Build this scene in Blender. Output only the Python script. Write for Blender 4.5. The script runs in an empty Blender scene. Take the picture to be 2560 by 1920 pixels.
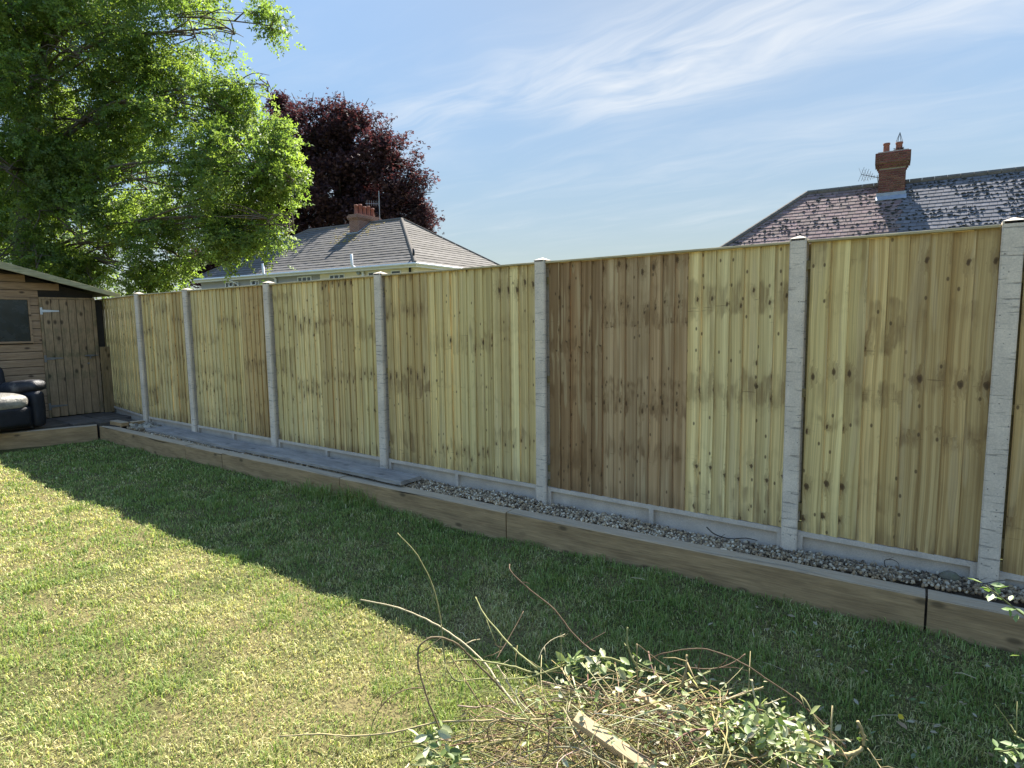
import bpy, bmesh, math, random
import numpy as np
from mathutils import Vector, Matrix, noise as mnoise

R = math.radians
random.seed(7)
rng = np.random.default_rng(11)
scene = bpy.context.scene
COL = scene.collection

# ------------------------------------------------------------------ camera
cam_data = bpy.data.cameras.new('camera')
cam = bpy.data.objects.new('camera', cam_data)
COL.objects.link(cam)
CAM = Vector((0.0, -4.1326, 1.3603))
YAW, PITCH, ROLL = R(35.83), R(-5.914), R(-0.7347)
_right = Vector((math.cos(YAW), math.sin(YAW), 0))
_f0 = Vector((-math.sin(YAW), math.cos(YAW), 0))
_fw = _f0 * math.cos(PITCH) + Vector((0, 0, 1)) * math.sin(PITCH)
_up = -_f0 * math.sin(PITCH) + Vector((0, 0, 1)) * math.cos(PITCH)
_r2 = _right * math.cos(ROLL) + _up * math.sin(ROLL)
_u2 = -_right * math.sin(ROLL) + _up * math.cos(ROLL)
_m = Matrix((_r2, _u2, -_fw)).transposed().to_4x4()
_m.translation = CAM
cam.matrix_world = _m
cam_data.sensor_fit = 'HORIZONTAL'
cam_data.sensor_width = 36.0
cam_data.lens = 36.0 * 1509.9 / 2560.0
cam_data.clip_start = 0.05
cam_data.clip_end = 2000
scene.camera = cam
scene.cycles.max_bounces = 6
scene.cycles.diffuse_bounces = 3
scene.cycles.glossy_bounces = 2
scene.cycles.transmission_bounces = 3
scene.render.resolution_x, scene.render.resolution_y = 1024, 768

# ------------------------------------------------------------------ sky, sun, exposure
SUN_EL, SUN_AZ = R(48.0), R(17.0)          # azimuth: degrees left of +Y
TO_SUN = Vector((-math.sin(SUN_AZ) * math.cos(SUN_EL), math.cos(SUN_AZ) * math.cos(SUN_EL), math.sin(SUN_EL)))
SKY_STRENGTH, SUN_STRENGTH, EXPOSURE = 0.12, 5.0, 1.82
SKY_EVEN, SKY_GAIN, CLOUD = 1.0, 1.40, (2.30, 2.36, 2.42)

sun_data = bpy.data.lights.new('sun', 'SUN')
sun_data.energy = SUN_STRENGTH
sun_data.angle = R(0.53)
sun_data.color = (1.0, 0.95, 0.86)
sun = bpy.data.objects.new('sun', sun_data)
sun.rotation_euler = TO_SUN.to_track_quat('Z', 'Y').to_euler()
sun.location = (-10, 30, 40)
COL.objects.link(sun)

vs = scene.view_settings
vs.view_transform = 'Standard'
vs.look = 'None'
vs.gamma = 1.0
vs.exposure = EXPOSURE
vs.use_curve_mapping = False


class NT:
    """small helper for writing node trees"""
    def __init__(self, tree):
        self.t = tree
        tree.nodes.clear()

    def n(self, kind, **kw):
        nd = self.t.nodes.new(kind)
        ins = {}
        for k, v in kw.items():
            if k.startswith('i_'):
                ins[k[2:]] = v
            else:
                setattr(nd, k, v)
        for k, v in ins.items():
            self.put(nd, int(k) if k.isdigit() else k.replace('_', ' '), v)
        return nd

    def put(self, nd, key, v):
        s = nd.inputs[key]
        if isinstance(v, bpy.types.NodeSocket):
            self.t.links.new(v, s)
        else:
            if s.type == 'RGBA' and len(v) == 3:
                v = (*v, 1)
            s.default_value = v

    def math(self, op, a, b=0.0, c=None, clamp=False):
        nd = self.t.nodes.new('ShaderNodeMath')
        nd.operation = op
        nd.use_clamp = clamp
        self.put(nd, 0, a)
        self.put(nd, 1, b)
        if c is not None:
            self.put(nd, 2, c)
        return nd.outputs[0]

    def mix(self, fac, a, b, blend='MIX'):
        nd = self.t.nodes.new('ShaderNodeMix')
        nd.data_type = 'RGBA'
        nd.blend_type = blend
        nd.clamp_factor = True
        self.put(nd, 0, fac)
        self.put(nd, 6, a)
        self.put(nd, 7, b)
        return nd.outputs[2]

    def step(self, v, lo, hi):
        nd = self.t.nodes.new('ShaderNodeMapRange')
        nd.interpolation_type = 'SMOOTHSTEP'
        self.put(nd, 0, v)
        nd.inputs[1].default_value = lo
        nd.inputs[2].default_value = hi
        nd.inputs[3].default_value = 0.0
        nd.inputs[4].default_value = 1.0
        return nd.outputs[0]

    def remap(self, v, lo, hi, a, b):
        nd = self.t.nodes.new('ShaderNodeMapRange')
        self.put(nd, 0, v)
        for i, q in enumerate((lo, hi, a, b)):
            nd.inputs[i + 1].default_value = q
        return nd.outputs[0]

    def noise(self, vec, scale, detail=3.0, rough=0.55, dist=0.0, dim='3D', w=None):
        nd = self.t.nodes.new('ShaderNodeTexNoise')
        nd.noise_dimensions = dim
        if vec is not None:
            self.put(nd, 'Vector', vec)
        if w is not None:
            self.put(nd, 'W', w)
        nd.inputs['Scale'].default_value = scale
        nd.inputs['Detail'].default_value = detail
        nd.inputs['Roughness'].default_value = rough
        nd.inputs['Distortion'].default_value = dist
        return nd.outputs[0]

    def comb(self, x, y, z):
        nd = self.t.nodes.new('ShaderNodeCombineXYZ')
        self.put(nd, 0, x)
        self.put(nd, 1, y)
        self.put(nd, 2, z)
        return nd.outputs[0]

    def sep(self, v):
        nd = self.t.nodes.new('ShaderNodeSeparateXYZ')
        self.put(nd, 0, v)
        return nd.outputs

    def vscale(self, v, s):
        nd = self.t.nodes.new('ShaderNodeVectorMath')
        nd.operation = 'MULTIPLY'
        self.put(nd, 0, v)
        nd.inputs[1].default_value = s
        return nd.outputs[0]

    def bump(self, h, strength, dist):
        nd = self.t.nodes.new('ShaderNodeBump')
        nd.inputs['Strength'].default_value = strength
        nd.inputs['Distance'].default_value = dist
        self.put(nd, 'Height', h)
        return nd.outputs[0]


# world: physical sky with high thin cirrus streaks over all of it
world = bpy.data.worlds.new('World')
scene.world = world
world.use_nodes = True
w = NT(world.node_tree)
sky = w.n('ShaderNodeTexSky', sky_type='NISHITA', sun_disc=False)
sky.sun_elevation = SUN_EL
sky.sun_rotation = -SUN_AZ
sky.air_density = 1.0
sky.dust_density = 0.6
sky.ozone_density = 1.0
gen = w.n('ShaderNodeTexCoord').outputs['Generated']
sx, sy, sz = w.sep(gen)
zc = w.math('ADD', w.math('MAXIMUM', sz, 0.0), 0.10)
cu = w.math('DIVIDE', sx, zc)
cv = w.math('DIVIDE', sy, zc)
# cirrus streaks run almost parallel to the fence on the cloud deck
CA, SA = math.cos(R(2)), math.sin(R(2))
u_ = w.math('ADD', w.math('MULTIPLY', cu, CA), w.math('MULTIPLY', cv, SA))
v_ = w.math('ADD', w.math('MULTIPLY', cu, -SA), w.math('MULTIPLY', cv, CA))
warp = w.noise(w.comb(w.math('MULTIPLY', u_, 0.9), w.math('MULTIPLY', v_, 0.9), 3.0), 1.0, 3.0)
vv = w.math('ADD', v_, w.math('MULTIPLY', w.math('SUBTRACT', warp, 0.5), 0.55))
broad = w.noise(w.comb(w.math('MULTIPLY', u_, 0.22), w.math('MULTIPLY', vv, 0.85), 1.7), 1.0, 3.0, 0.5)
fine = w.noise(w.comb(w.math('MULTIPLY', u_, 1.5), w.math('MULTIPLY', vv, 5.0), 5.1), 1.0, 4.0, 0.62, 0.6)
gate = w.step(w.noise(w.comb(w.math('MULTIPLY', u_, 0.8), w.math('MULTIPLY', vv, 0.9), 9.3), 1.0, 2.0), 0.30, 0.62)
bd = w.math('DIVIDE', w.math('SUBTRACT', vv, 1.93), 0.27)
band = w.math('EXPONENT', w.math('MULTIPLY', w.math('MULTIPLY', bd, bd), -1.0))
band = w.math('MULTIPLY', band, w.math('MULTIPLY', gate, w.step(fine, 0.25, 0.70)))
cl = w.step(w.math('ADD', w.math('MULTIPLY', broad, 0.66), w.math('MULTIPLY', fine, 0.34)), 0.48, 0.78)
cl = w.math('ADD', w.math('MULTIPLY', cl, 0.42), w.math('MULTIPLY', band, 1.05), clamp=True)
cl = w.math('MULTIPLY', cl, w.step(sz, 0.02, 0.20))
hz = w.step(sz, 0.32, -0.02)
cl = w.math('ADD', w.math('MULTIPLY', cl, 0.80), w.math('MULTIPLY', hz, 0.26), clamp=True)
# even out the glare round the sun so the whole dome is about as bright as the part in view
lum = w.n('ShaderNodeRGBToBW')
w.put(lum, 'Color', sky.outputs[0])
ev_ = w.math('MULTIPLY', w.math('POWER', w.math('MAXIMUM', lum.outputs[0], 0.05), -SKY_EVEN), SKY_GAIN)
skye = w.mix(1.0, sky.outputs[0], w.comb(w.math('MULTIPLY', ev_, 0.93), w.math('MULTIPLY', ev_, 1.01), w.math('MULTIPLY', ev_, 1.0)), 'MULTIPLY')
skyc = w.mix(cl, skye, CLOUD)
bg = w.n('ShaderNodeBackground', i_Strength=SKY_STRENGTH)
w.put(bg, 'Color', skyc)
world.cycles.sampling_method = 'NONE'
wo = w.n('ShaderNodeOutputWorld')
world.node_tree.links.new(bg.outputs[0], wo.inputs['Surface'])


# ------------------------------------------------------------------ helpers
def link(o, parent=None):
    COL.objects.link(o)
    if parent is not None:
        o.parent = parent
    return o


def tag(o, label=None, cat=None, group=None, kind=None):
    if label:
        o['label'] = label
    if cat:
        o['category'] = cat
    if group:
        o['group'] = group
    if kind:
        o['kind'] = kind
    return o


def empty(name, loc=(0, 0, 0), rz=0.0):
    o = bpy.data.objects.new(name, None)
    o.empty_display_size = 0.1
    o.location = loc
    o.rotation_euler = (0, 0, rz)
    return link(o)


class MB:
    """collects shapes into one mesh"""
    def __init__(self):
        self.v = []
        self.f = []
        self.c = []          # colour per vertex (optional)

    def add(self, verts, faces, col=None):
        b = len(self.v)
        self.v += [tuple(p) for p in verts]
        self.f += [tuple(b + i for i in fc) for fc in faces]
        if col is not None:
            self.c += [tuple(col)] * len(verts)

    def box(self, x0, x1, y0, y1, z0, z1, col=None, mtx=None):
        p = [(x0, y0, z0), (x1, y0, z0), (x1, y1, z0), (x0, y1, z0), (x0, y0, z1), (x1, y0, z1), (x1, y1, z1), (x0, y1, z1)]
        if mtx is not None:
            p = [mtx @ Vector(q) for q in p]
        self.add(p, [(0, 3, 2, 1), (4, 5, 6, 7), (0, 1, 5, 4), (1, 2, 6, 5), (2, 3, 7, 6), (3, 0, 4, 7)], col)
        return self

    def bar(self, a, b, wd, ht, up=(0, 0, 1)):
        """square bar from a to b"""
        a, b = Vector(a), Vector(b)
        d = (b - a).normalized()
        s = d.cross(Vector(up))
        if s.length < 1e-4:
            s = d.cross(Vector((1, 0, 0)))
        s.normalize()
        u = s.cross(d)
        p = []
        for q in (a, b):
            for i, j in ((-1, -1), (1, -1), (1, 1), (-1, 1)):
                p.append(q + s * (i * wd / 2) + u * (j * ht / 2))
        self.add(p, [(0, 1, 2, 3), (7, 6, 5, 4), (0, 4, 5, 1), (1, 5, 6, 2), (2, 6, 7, 3), (3, 7, 4, 0)])
        return self

    def tube(self, pts, rad, sides=6, cap=True, col=None):
        pts = [Vector(p) for p in pts]
        n = len(pts)
        if not hasattr(rad, '__len__'):
            rad = [rad] * n
        verts, faces = [], []
        ref = Vector((0.13, 0.31, 0.94))
        for i in range(n):
            t = (pts[min(i + 1, n - 1)] - pts[max(i - 1, 0)])
            if t.length < 1e-7:
                t = Vector((0, 0, 1))
            t.normalize()
            a = t.cross(ref)
            if a.length < 1e-3:
                a = t.cross(Vector((1, 0, 0)))
            a.normalize()
            b = t.cross(a)
            for k in range(sides):
                an = 2 * math.pi * k / sides
                verts.append(pts[i] + (a * math.cos(an) + b * math.sin(an)) * rad[i])
        for i in range(n - 1):
            for k in range(sides):
                k2 = (k + 1) % sides
                faces.append((i * sides + k, i * sides + k2, (i + 1) * sides + k2, (i + 1) * sides + k))
        if cap:
            faces.append(tuple(range(sides))[::-1])
            faces.append(tuple((n - 1) * sides + k for k in range(sides)))
        self.add(verts, faces, col)
        return self

    def build(self, name, mat, parent=None, smooth=False, bevel=0.0):
        me = bpy.data.meshes.new(name)
        me.from_pydata(self.v, [], self.f)
        if self.c and len(self.c) == len(self.v):
            at = me.color_attributes.new('col', 'FLOAT_COLOR', 'POINT')
            arr = np.ones((len(self.v), 4), np.float32)
            arr[:, :3] = np.array(self.c, np.float32)[:, :3]
            at.data.foreach_set('color', arr.ravel())
        bm = bmesh.new()
        bm.from_mesh(me)
        bmesh.ops.recalc_face_normals(bm, faces=bm.faces)
        if bevel:
            bmesh.ops.bevel(bm, geom=list(bm.edges), offset=bevel, segments=1, affect='EDGES', clamp_overlap=True)
        bm.to_mesh(me)
        bm.free()
        if smooth:
            me.polygons.foreach_set('use_smooth', [True] * len(me.polygons))
        me.materials.append(M[mat])
        o = bpy.data.objects.new(name, me)
        return link(o, parent)


def rounded(name, size, loc, mat, parent, r=0.05, seg=4, rot=(0, 0, 0), puff=0.0):
    """soft upholstered block"""
    bm = bmesh.new()
    bmesh.ops.create_cube(bm, size=1.0)
    for v in bm.verts:
        v.co = Vector((v.co.x * size[0], v.co.y * size[1], v.co.z * size[2]))
    bmesh.ops.bevel(bm, geom=list(bm.edges), offset=min(r, min(size) * 0.48), segments=seg, affect='EDGES', profile=0.5)
    bmesh.ops.subdivide_edges(bm, edges=[e for e in bm.edges if e.calc_length() > 0.12], cuts=3, use_grid_fill=True)
    for v in bm.verts:
        q = Vector((v.co.x / size[0], v.co.y / size[1], v.co.z / size[2]))
        b = (1 - min(1, (2 * q.x) ** 2)) * (1 - min(1, (2 * q.y) ** 2))
        v.co.z += (1 if q.z > 0 else -0.2) * puff * b
        nz = mnoise.noise(v.co * 7 + Vector(loc)) * 0.010
        v.co += v.co.normalized() * nz
    me = bpy.data.meshes.new(name)
    bm.to_mesh(me)
    bm.free()
    me.polygons.foreach_set('use_smooth', [True] * len(me.polygons))
    me.materials.append(M[mat])
    o = bpy.data.objects.new(name, me)
    o.location = loc
    o.rotation_euler = rot
    return link(o, parent)


def mesh_obj(name, me, mat=None, parent=None, loc=(0, 0, 0), rz=0.0, color=None):
    if mat and not me.materials:
        me.materials.append(M[mat])
    o = bpy.data.objects.new(name, me)
    o.location = loc
    o.rotation_euler = (0, 0, rz)
    if color is not None:
        o.color = color
    return link(o, parent)


def mb_mesh(mb, name, mat, bevel=0.0, smooth=False):
    o = mb.build(name, mat, bevel=bevel, smooth=smooth)
    me = o.data
    bpy.data.objects.remove(o)
    return me


def scatter_mesh(name, tv, tf, mats, pos, cols, mat, parent=None, smooth=False):
    """many small copies of one template written as a single mesh (numpy)"""
    tv = np.asarray(tv, np.float32)
    tf = [tuple(f) for f in tf]
    N, K = len(pos), len(tv)
    V = np.einsum('nij,kj->nki', mats.astype(np.float32), tv) + pos[:, None, :].astype(np.float32)
    lens = np.array([len(f) for f in tf], np.int32)
    flat = np.concatenate([np.array(f, np.int32) for f in tf])
    loops = (flat[None, :] + (np.arange(N, dtype=np.int32) * K)[:, None]).ravel()
    tot = np.tile(lens, N)
    start = np.concatenate([[0], np.cumsum(tot)[:-1]]).astype(np.int32)
    me = bpy.data.meshes.new(name)
    me.vertices.add(N * K)
    me.vertices.foreach_set('co', V.ravel())
    me.loops.add(len(loops))
    me.loops.foreach_set('vertex_index', loops)
    me.polygons.add(len(tot))
    me.polygons.foreach_set('loop_start', start)
    me.polygons.foreach_set('loop_total', tot)
    if smooth:
        me.polygons.foreach_set('use_smooth', [True] * len(tot))
    at = me.color_attributes.new('col', 'FLOAT_COLOR', 'POINT')
    arr = np.ones((N, K, 4), np.float32)
    arr[:, :, :3] = cols[:, None, :]
    at.data.foreach_set('color', arr.ravel())
    me.update(calc_edges=True)
    me.validate()
    me.materials.append(M[mat])
    o = bpy.data.objects.new(name, me)
    return link(o, parent)


def rot_from(dirs, ups):
    """rotation matrices whose local x axis is dirs and local z close to ups"""
    x = dirs / np.linalg.norm(dirs, axis=1, keepdims=True)
    y = np.cross(ups, x)
    y /= (np.linalg.norm(y, axis=1, keepdims=True) + 1e-9)
    z = np.cross(x, y)
    return np.stack([x, y, z], axis=2)


def rand_unit(n):
    v = rng.normal(size=(n, 3))
    return v / np.linalg.norm(v, axis=1, keepdims=True)


def catmull(pts, per=4):
    P = [Vector(p) for p in pts]
    if len(P) < 3:
        return P
    Q = [P[0] * 2 - P[1]] + P + [P[-1] * 2 - P[-2]]
    out = []
    for i in range(1, len(Q) - 2):
        for k in range(per):
            t = k / per
            a, b, c, d = Q[i - 1], Q[i], Q[i + 1], Q[i + 2]
            out.append(0.5 * ((2 * b) + (c - a) * t + (2 * a - 5 * b + 4 * c - d) * t * t + (3 * b - a - 3 * c + d) * t ** 3))
    out.append(P[-1])
    return out


# ------------------------------------------------------------------ materials
M = {}


def new_mat(name):
    m = bpy.data.materials.new(name)
    m.use_nodes = True
    M[name] = m
    return NT(m.node_tree)


def finish(t, color, rough=0.8, normal=None, spec=0.3, **kw):
    p = t.n('ShaderNodeBsdfPrincipled')
    t.put(p, 'Base Color', color)
    t.put(p, 'Roughness', rough)
    t.put(p, 'Specular IOR Level', spec)
    if normal is not None:
        t.put(p, 'Normal', normal)
    for k, v in kw.items():
        t.put(p, k.replace('_', ' '), v)
    o = t.n('ShaderNodeOutputMaterial')
    t.t.links.new(p.outputs[0], o.inputs['Surface'])
    return p


def plain(name, color, rough=0.8, var=0.25, scale=8.0, bump=0.2, bdist=0.01, stretch=(1, 1, 1), spec=0.3, metallic=0.0, source='flat', dirt=None, dirt_scale=2.0):
    t = new_mat(name)
    oc = t.n('ShaderNodeTexCoord').outputs['Object']
    oi = t.n('ShaderNodeObjectInfo')
    vec = t.vscale(oc, stretch)
    off = t.n('ShaderNodeVectorMath', operation='ADD')
    t.put(off, 0, vec)
    t.put(off, 1, t.comb(t.math('MULTIPLY', oi.outputs['Random'], 40.0), 0.0, t.math('MULTIPLY', oi.outputs['Random'], 17.0)))
    vec = off.outputs[0]
    nz = t.noise(vec, scale, 5.0, 0.6)
    nf = t.noise(vec, scale * 6, 3.0, 0.6)
    if source == 'object':
        base = oi.outputs['Color']
    elif source == 'attr':
        base = t.n('ShaderNodeAttribute', attribute_name='col').outputs['Color']
    else:
        base = t.n('ShaderNodeRGB').outputs[0]
        base.default_value = (*color, 1)
    k = t.remap(t.math('ADD', t.math('MULTIPLY', nz, 0.65), t.math('MULTIPLY', nf, 0.35)), 0.3, 0.7, 1 - var, 1 + var)
    c = t.mix(1.0, base, t.comb(k, k, k), 'MULTIPLY')
    if dirt:
        dm = t.step(t.noise(vec, dirt_scale, 4.0, 0.6), 0.5, 0.72)
        c = t.mix(t.math('MULTIPLY', dm, 0.8), c, dirt)
    finish(t, c, rough, t.bump(t.math('ADD', nz, t.math('MULTIPLY', nf, 0.5)), bump, bdist), spec, Metallic=metallic)


def fence_wood():
    """treated feather-edge boards: streaky grain, knots in rows shared by boards sawn from one plank"""
    t = new_mat('fence_wood')
    oc = t.n('ShaderNodeTexCoord').outputs['Object']
    oi = t.n('ShaderNodeObjectInfo')
    x, y, z = t.sep(oc)
    rnd, batch = oi.outputs['Random'], oi.outputs['Alpha']
    b1 = t.math('MULTIPLY', batch, 137.0)
    jx = t.math('ADD', x, t.math('MULTIPLY', rnd, 0.05))
    rn2 = t.math('FRACT', t.math('MULTIPLY', rnd, 17.31))
    jz = t.math('ADD', z, t.math('MULTIPLY', rn2, 0.11))
    # knots
    kv = t.comb(t.math('ADD', t.math('MULTIPLY', jx, 9.0), b1), t.math('ADD', t.math('MULTIPLY', jz, 4.2), t.math('MULTIPLY', b1, 3.3)), 0.0)
    vo = t.n('ShaderNodeTexVoronoi', voronoi_dimensions='2D', feature='F1')
    t.put(vo, 'Vector', kv)
    vo.inputs['Scale'].default_value = 1.0
    vo.inputs['Randomness'].default_value = 0.9
    d = vo.outputs['Distance']
    cr, cg, cb_ = t.sep(vo.outputs['Color'])
    size = t.remap(cg, 0.0, 1.0, 0.045, 0.145)
    rough_ = t.noise(t.comb(t.math('MULTIPLY', jx, 60.0), b1, t.math('MULTIPLY', jz, 34.0)), 1.0, 2.0)
    kd = t.math('MULTIPLY', t.math('DIVIDE', d, size), t.remap(rough_, 0.25, 0.75, 0.55, 1.5))
    zr_ = t.math('ADD', jz, t.math('MULTIPLY', t.math('SUBTRACT', rough_, 0.5), 0.05))
    row = t.noise(None, 1.0, 2.0, 0.5, dim='1D', w=t.math('ADD', t.math('MULTIPLY', zr_, 3.1), t.math('MULTIPLY', b1, 1.9)))
    rowm = t.step(row, 0.50, 0.68)
    keep = t.step(t.math('ADD', cr, t.math('MULTIPLY', rowm, 0.55)), 0.70, 0.74)
    knot = t.math('MULTIPLY', t.step(kd, 1.05, 0.75), keep)
    core = t.math('MULTIPLY', t.step(kd, 0.75, 0.35), keep)
    halo = t.math('MULTIPLY', t.step(kd, 4.0, 0.9), keep)
    # small pin knots, different on every board
    v2 = t.n('ShaderNodeTexVoronoi', voronoi_dimensions='2D', feature='F1')
    t.put(v2, 'Vector', t.comb(t.math('ADD', t.math('MULTIPLY', x, 14.0), t.math('MULTIPLY', rnd, 211.0)), t.math('MULTIPLY', z, 7.5), 0.0))
    v2.inputs['Scale'].default_value = 1.0
    pin = t.math('MULTIPLY', t.step(v2.outputs['Distance'], 0.12, 0.06), t.step(t.sep(v2.outputs['Color'])[0], 0.80, 0.84))
    # grain, pushed aside near knots
    push = t.math('MULTIPLY', halo, 0.012)
    gx = t.math('ADD', jx, push)
    wav = t.noise(t.comb(t.math('MULTIPLY', gx, 6.0), b1, t.math('MULTIPLY', jz, 0.9)), 1.0, 2.0)
    gx2 = t.math('ADD', gx, t.math('MULTIPLY', t.math('SUBTRACT', wav, 0.5), 0.05))
    s1 = t.noise(t.comb(t.math('MULTIPLY', gx2, 46.0), t.math('MULTIPLY', rnd, 60.0), t.math('MULTIPLY', jz, 0.28)), 1.0, 3.0, 0.6)
    s2 = t.noise(t.comb(t.math('MULTIPLY', gx2, 130.0), t.math('MULTIPLY', rnd, 31.0), t.math('MULTIPLY', jz, 1.1)), 1.0, 4.0, 0.6)
    rings = t.math('SINE', t.math('MULTIPLY', gx2, 620.0))
    # stained rows where knots sit and where panels were stacked wet
    zw = t.math('ADD', z, t.math('MULTIPLY', t.math('SUBTRACT', t.noise(t.comb(t.math('ADD', t.math('MULTIPLY', x, 11.0), t.math('MULTIPLY', rnd, 77.0)), 0.0, t.math('MULTIPLY', z, 4.0)), 1.0, 3.0), 0.5), 0.34))
    row = t.noise(None, 1.0, 2.0, 0.5, dim='1D', w=t.math('ADD', t.math('MULTIPLY', t.math('SUBTRACT', zw, 0.0), 3.1), t.math('MULTIPLY', b1, 1.9)))
    blot = t.noise(t.comb(t.math('ADD', t.math('MULTIPLY', gx2, 21.0), t.math('MULTIPLY', rnd, 9.0)), b1, t.math('MULTIPLY', z, 2.6)), 1.0, 4.0, 0.62)
    stain = t.math('MULTIPLY', t.step(row, 0.50, 0.66), t.step(blot, 0.38, 0.66))
    stain2 = t.step(t.noise(t.comb(t.math('MULTIPLY', x, 9.0), t.math('MULTIPLY', rnd, 40.0), t.math('MULTIPLY', z, 1.3)), 1.0, 4.0), 0.52, 0.75)
    base = oi.outputs['Color']
    pale = t.mix(1.0, base, (1.13, 1.15, 1.12), 'MULTIPLY')
    dark = t.mix(1.0, base, (0.78, 0.73, 0.64), 'MULTIPLY')
    c = t.mix(t.step(s1, 0.36, 0.64), dark, pale)
    tong = t.step(t.noise(t.comb(t.math('MULTIPLY', gx2, 19.0), t.math('MULTIPLY', rn2, 50.0), t.math('ADD', t.math('MULTIPLY', jz, 1.15), b1)), 1.0, 1.0), 0.58, 0.63)
    c = t.mix(t.math('MULTIPLY', tong, 0.34), c, (0.62, 0.49, 0.28))
    k2 = t.remap(s2, 0.25, 0.75, 0.80, 1.18)
    c = t.mix(1.0, c, t.comb(k2, k2, k2), 'MULTIPLY')
    k3 = t.remap(rings, -1, 1, 0.95, 1.04)
    c = t.mix(1.0, c, t.comb(k3, k3, k3), 'MULTIPLY')
    c = t.mix(t.math('MULTIPLY', stain, t.remap(t.sep(base)[0], 0.35, 0.75, 0.85, 0.46)), c, (0.165, 0.092, 0.040))
    c = t.mix(t.math('MULTIPLY', stain2, 0.42), c, (0.24, 0.15, 0.065))
    c = t.mix(t.math('MULTIPLY', halo, 0.36), c, (0.19, 0.115, 0.05))
    wh = t.math('MULTIPLY', t.step(t.noise(t.comb(t.math('MULTIPLY', x, 7.0), t.math('MULTIPLY', rn2, 90.0), t.math('MULTIPLY', z, 75.0)), 1.0, 2.0), 0.66, 0.74), rowm)
    c = t.mix(t.math('MULTIPLY', wh, 0.55), c, (0.14, 0.085, 0.04))
    c = t.mix(t.math('MULTIPLY', pin, 0.8), c, (0.10, 0.06, 0.03))
    c = t.mix(t.math('MULTIPLY', knot, 0.80), c, (0.12, 0.068, 0.032))
    c = t.mix(t.math('MULTIPLY', core, 0.5), c, (0.045, 0.03, 0.018))
    # damp, dirty foot of the boards
    foot = t.math('MULTIPLY', t.step(z, 0.16, 0.0), t.step(blot, 0.36, 0.58))
    c = t.mix(t.math('MULTIPLY', foot, 0.5), c, (0.13, 0.085, 0.045))
    h = t.math('ADD', t.math('MULTIPLY', s2, 0.6), t.math('MULTIPLY', rings, 0.12))
    finish(t, c, 0.82, t.bump(h, 0.35, 0.003), 0.25)


def timber(name, c1, c2, knotc, green=None, bump=0.5, axis='x', gscale=60.0, knots=True, crack=True, weather=None):
    """weathered sawn timber with grain along one local axis"""
    t = new_mat(name)
    oc = t.n('ShaderNodeTexCoord').outputs['Object']
    oi = t.n('ShaderNodeObjectInfo')
    x, y, z = t.sep(oc)
    if axis == 'z':
        x, z = z, x
    elif axis == 'y':
        x, y = y, x
    rnd = t.math('MULTIPLY', oi.outputs['Random'], 53.0)
    g = t.math('ADD', z, t.math('MULTIPLY', y, 0.7))
    wv = t.noise(t.comb(t.math('ADD', t.math('MULTIPLY', x, 1.3), rnd), t.math('MULTIPLY', g, 4.0), 0.0), 1.0, 2.0)
    g2 = t.math('ADD', g, t.math('MULTIPLY', t.math('SUBTRACT', wv, 0.5), 0.04))
    s = t.noise(t.comb(t.math('ADD', t.math('MULTIPLY', x, 4.5), rnd), t.math('MULTIPLY', g2, gscale), 0.0), 1.0, 6.0, 0.68)
    b = t.noise(t.comb(t.math('ADD', t.math('MULTIPLY', x, 2.6), rnd), t.math('MULTIPLY', g2, 11.0), 2.0), 1.0, 5.0, 0.62)
    c = t.mix(t.step(b, 0.3, 0.7), c1, c2)
    k = t.remap(s, 0.25, 0.75, 0.62, 1.25)
    c = t.mix(1.0, c, t.comb(k, k, k), 'MULTIPLY')
    if knots:
        vo = t.n('ShaderNodeTexVoronoi', voronoi_dimensions='2D', feature='F1')
        t.put(vo, 'Vector', t.comb(t.math('ADD', t.math('MULTIPLY', x, 3.2), rnd), t.math('MULTIPLY', g, 7.0), 0.0))
        vo.inputs['Scale'].default_value = 1.0
        kd = vo.outputs['Distance']
        cr = t.sep(vo.outputs['Color'])[0]
        keep = t.step(cr, 0.66, 0.70)
        c = t.mix(t.math('MULTIPLY', t.math('MULTIPLY', t.step(kd, 0.17, 0.05), keep), 0.8), c, knotc)
    hgt = s
    if crack:
        cw = t.noise(t.comb(t.math('ADD', t.math('MULTIPLY', x, 0.7), rnd), 0.0, 0.0), 1.0, 2.0)
        cl_ = t.math('ABSOLUTE', t.math('SUBTRACT', g, t.remap(cw, 0, 1, -0.10, 0.10)))
        gate = t.step(t.noise(t.comb(t.math('ADD', t.math('MULTIPLY', x, 1.2), rnd), 7.0, 0.0), 1.0, 1.0), 0.46, 0.56)
        ck = t.math('MULTIPLY', t.step(cl_, 0.0075, 0.003), gate)
        c = t.mix(t.math('MULTIPLY', ck, 0.9), c, (0.02, 0.015, 0.01))
        hgt = t.math('SUBTRACT', s, t.math('MULTIPLY', ck, 2.0))
    if weather:            # upward faces are bleached by rain and sun
        nz_ = t.sep(t.n('ShaderNodeNewGeometry').outputs['Normal'])[2]
        wm = t.math('MULTIPLY', t.step(nz_, 0.4, 0.9), t.remap(s, 0.3, 0.7, 0.45, 0.95))
        c = t.mix(wm, c, weather)
    if green:
        gm = t.step(t.noise(oc, 3.5, 4.0, 0.6), 0.45, 0.65)
        c = t.mix(t.math('MULTIPLY', gm, 0.5), c, green)
    finish(t, c, 0.88, t.bump(hgt, bump, 0.004), 0.2)


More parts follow.
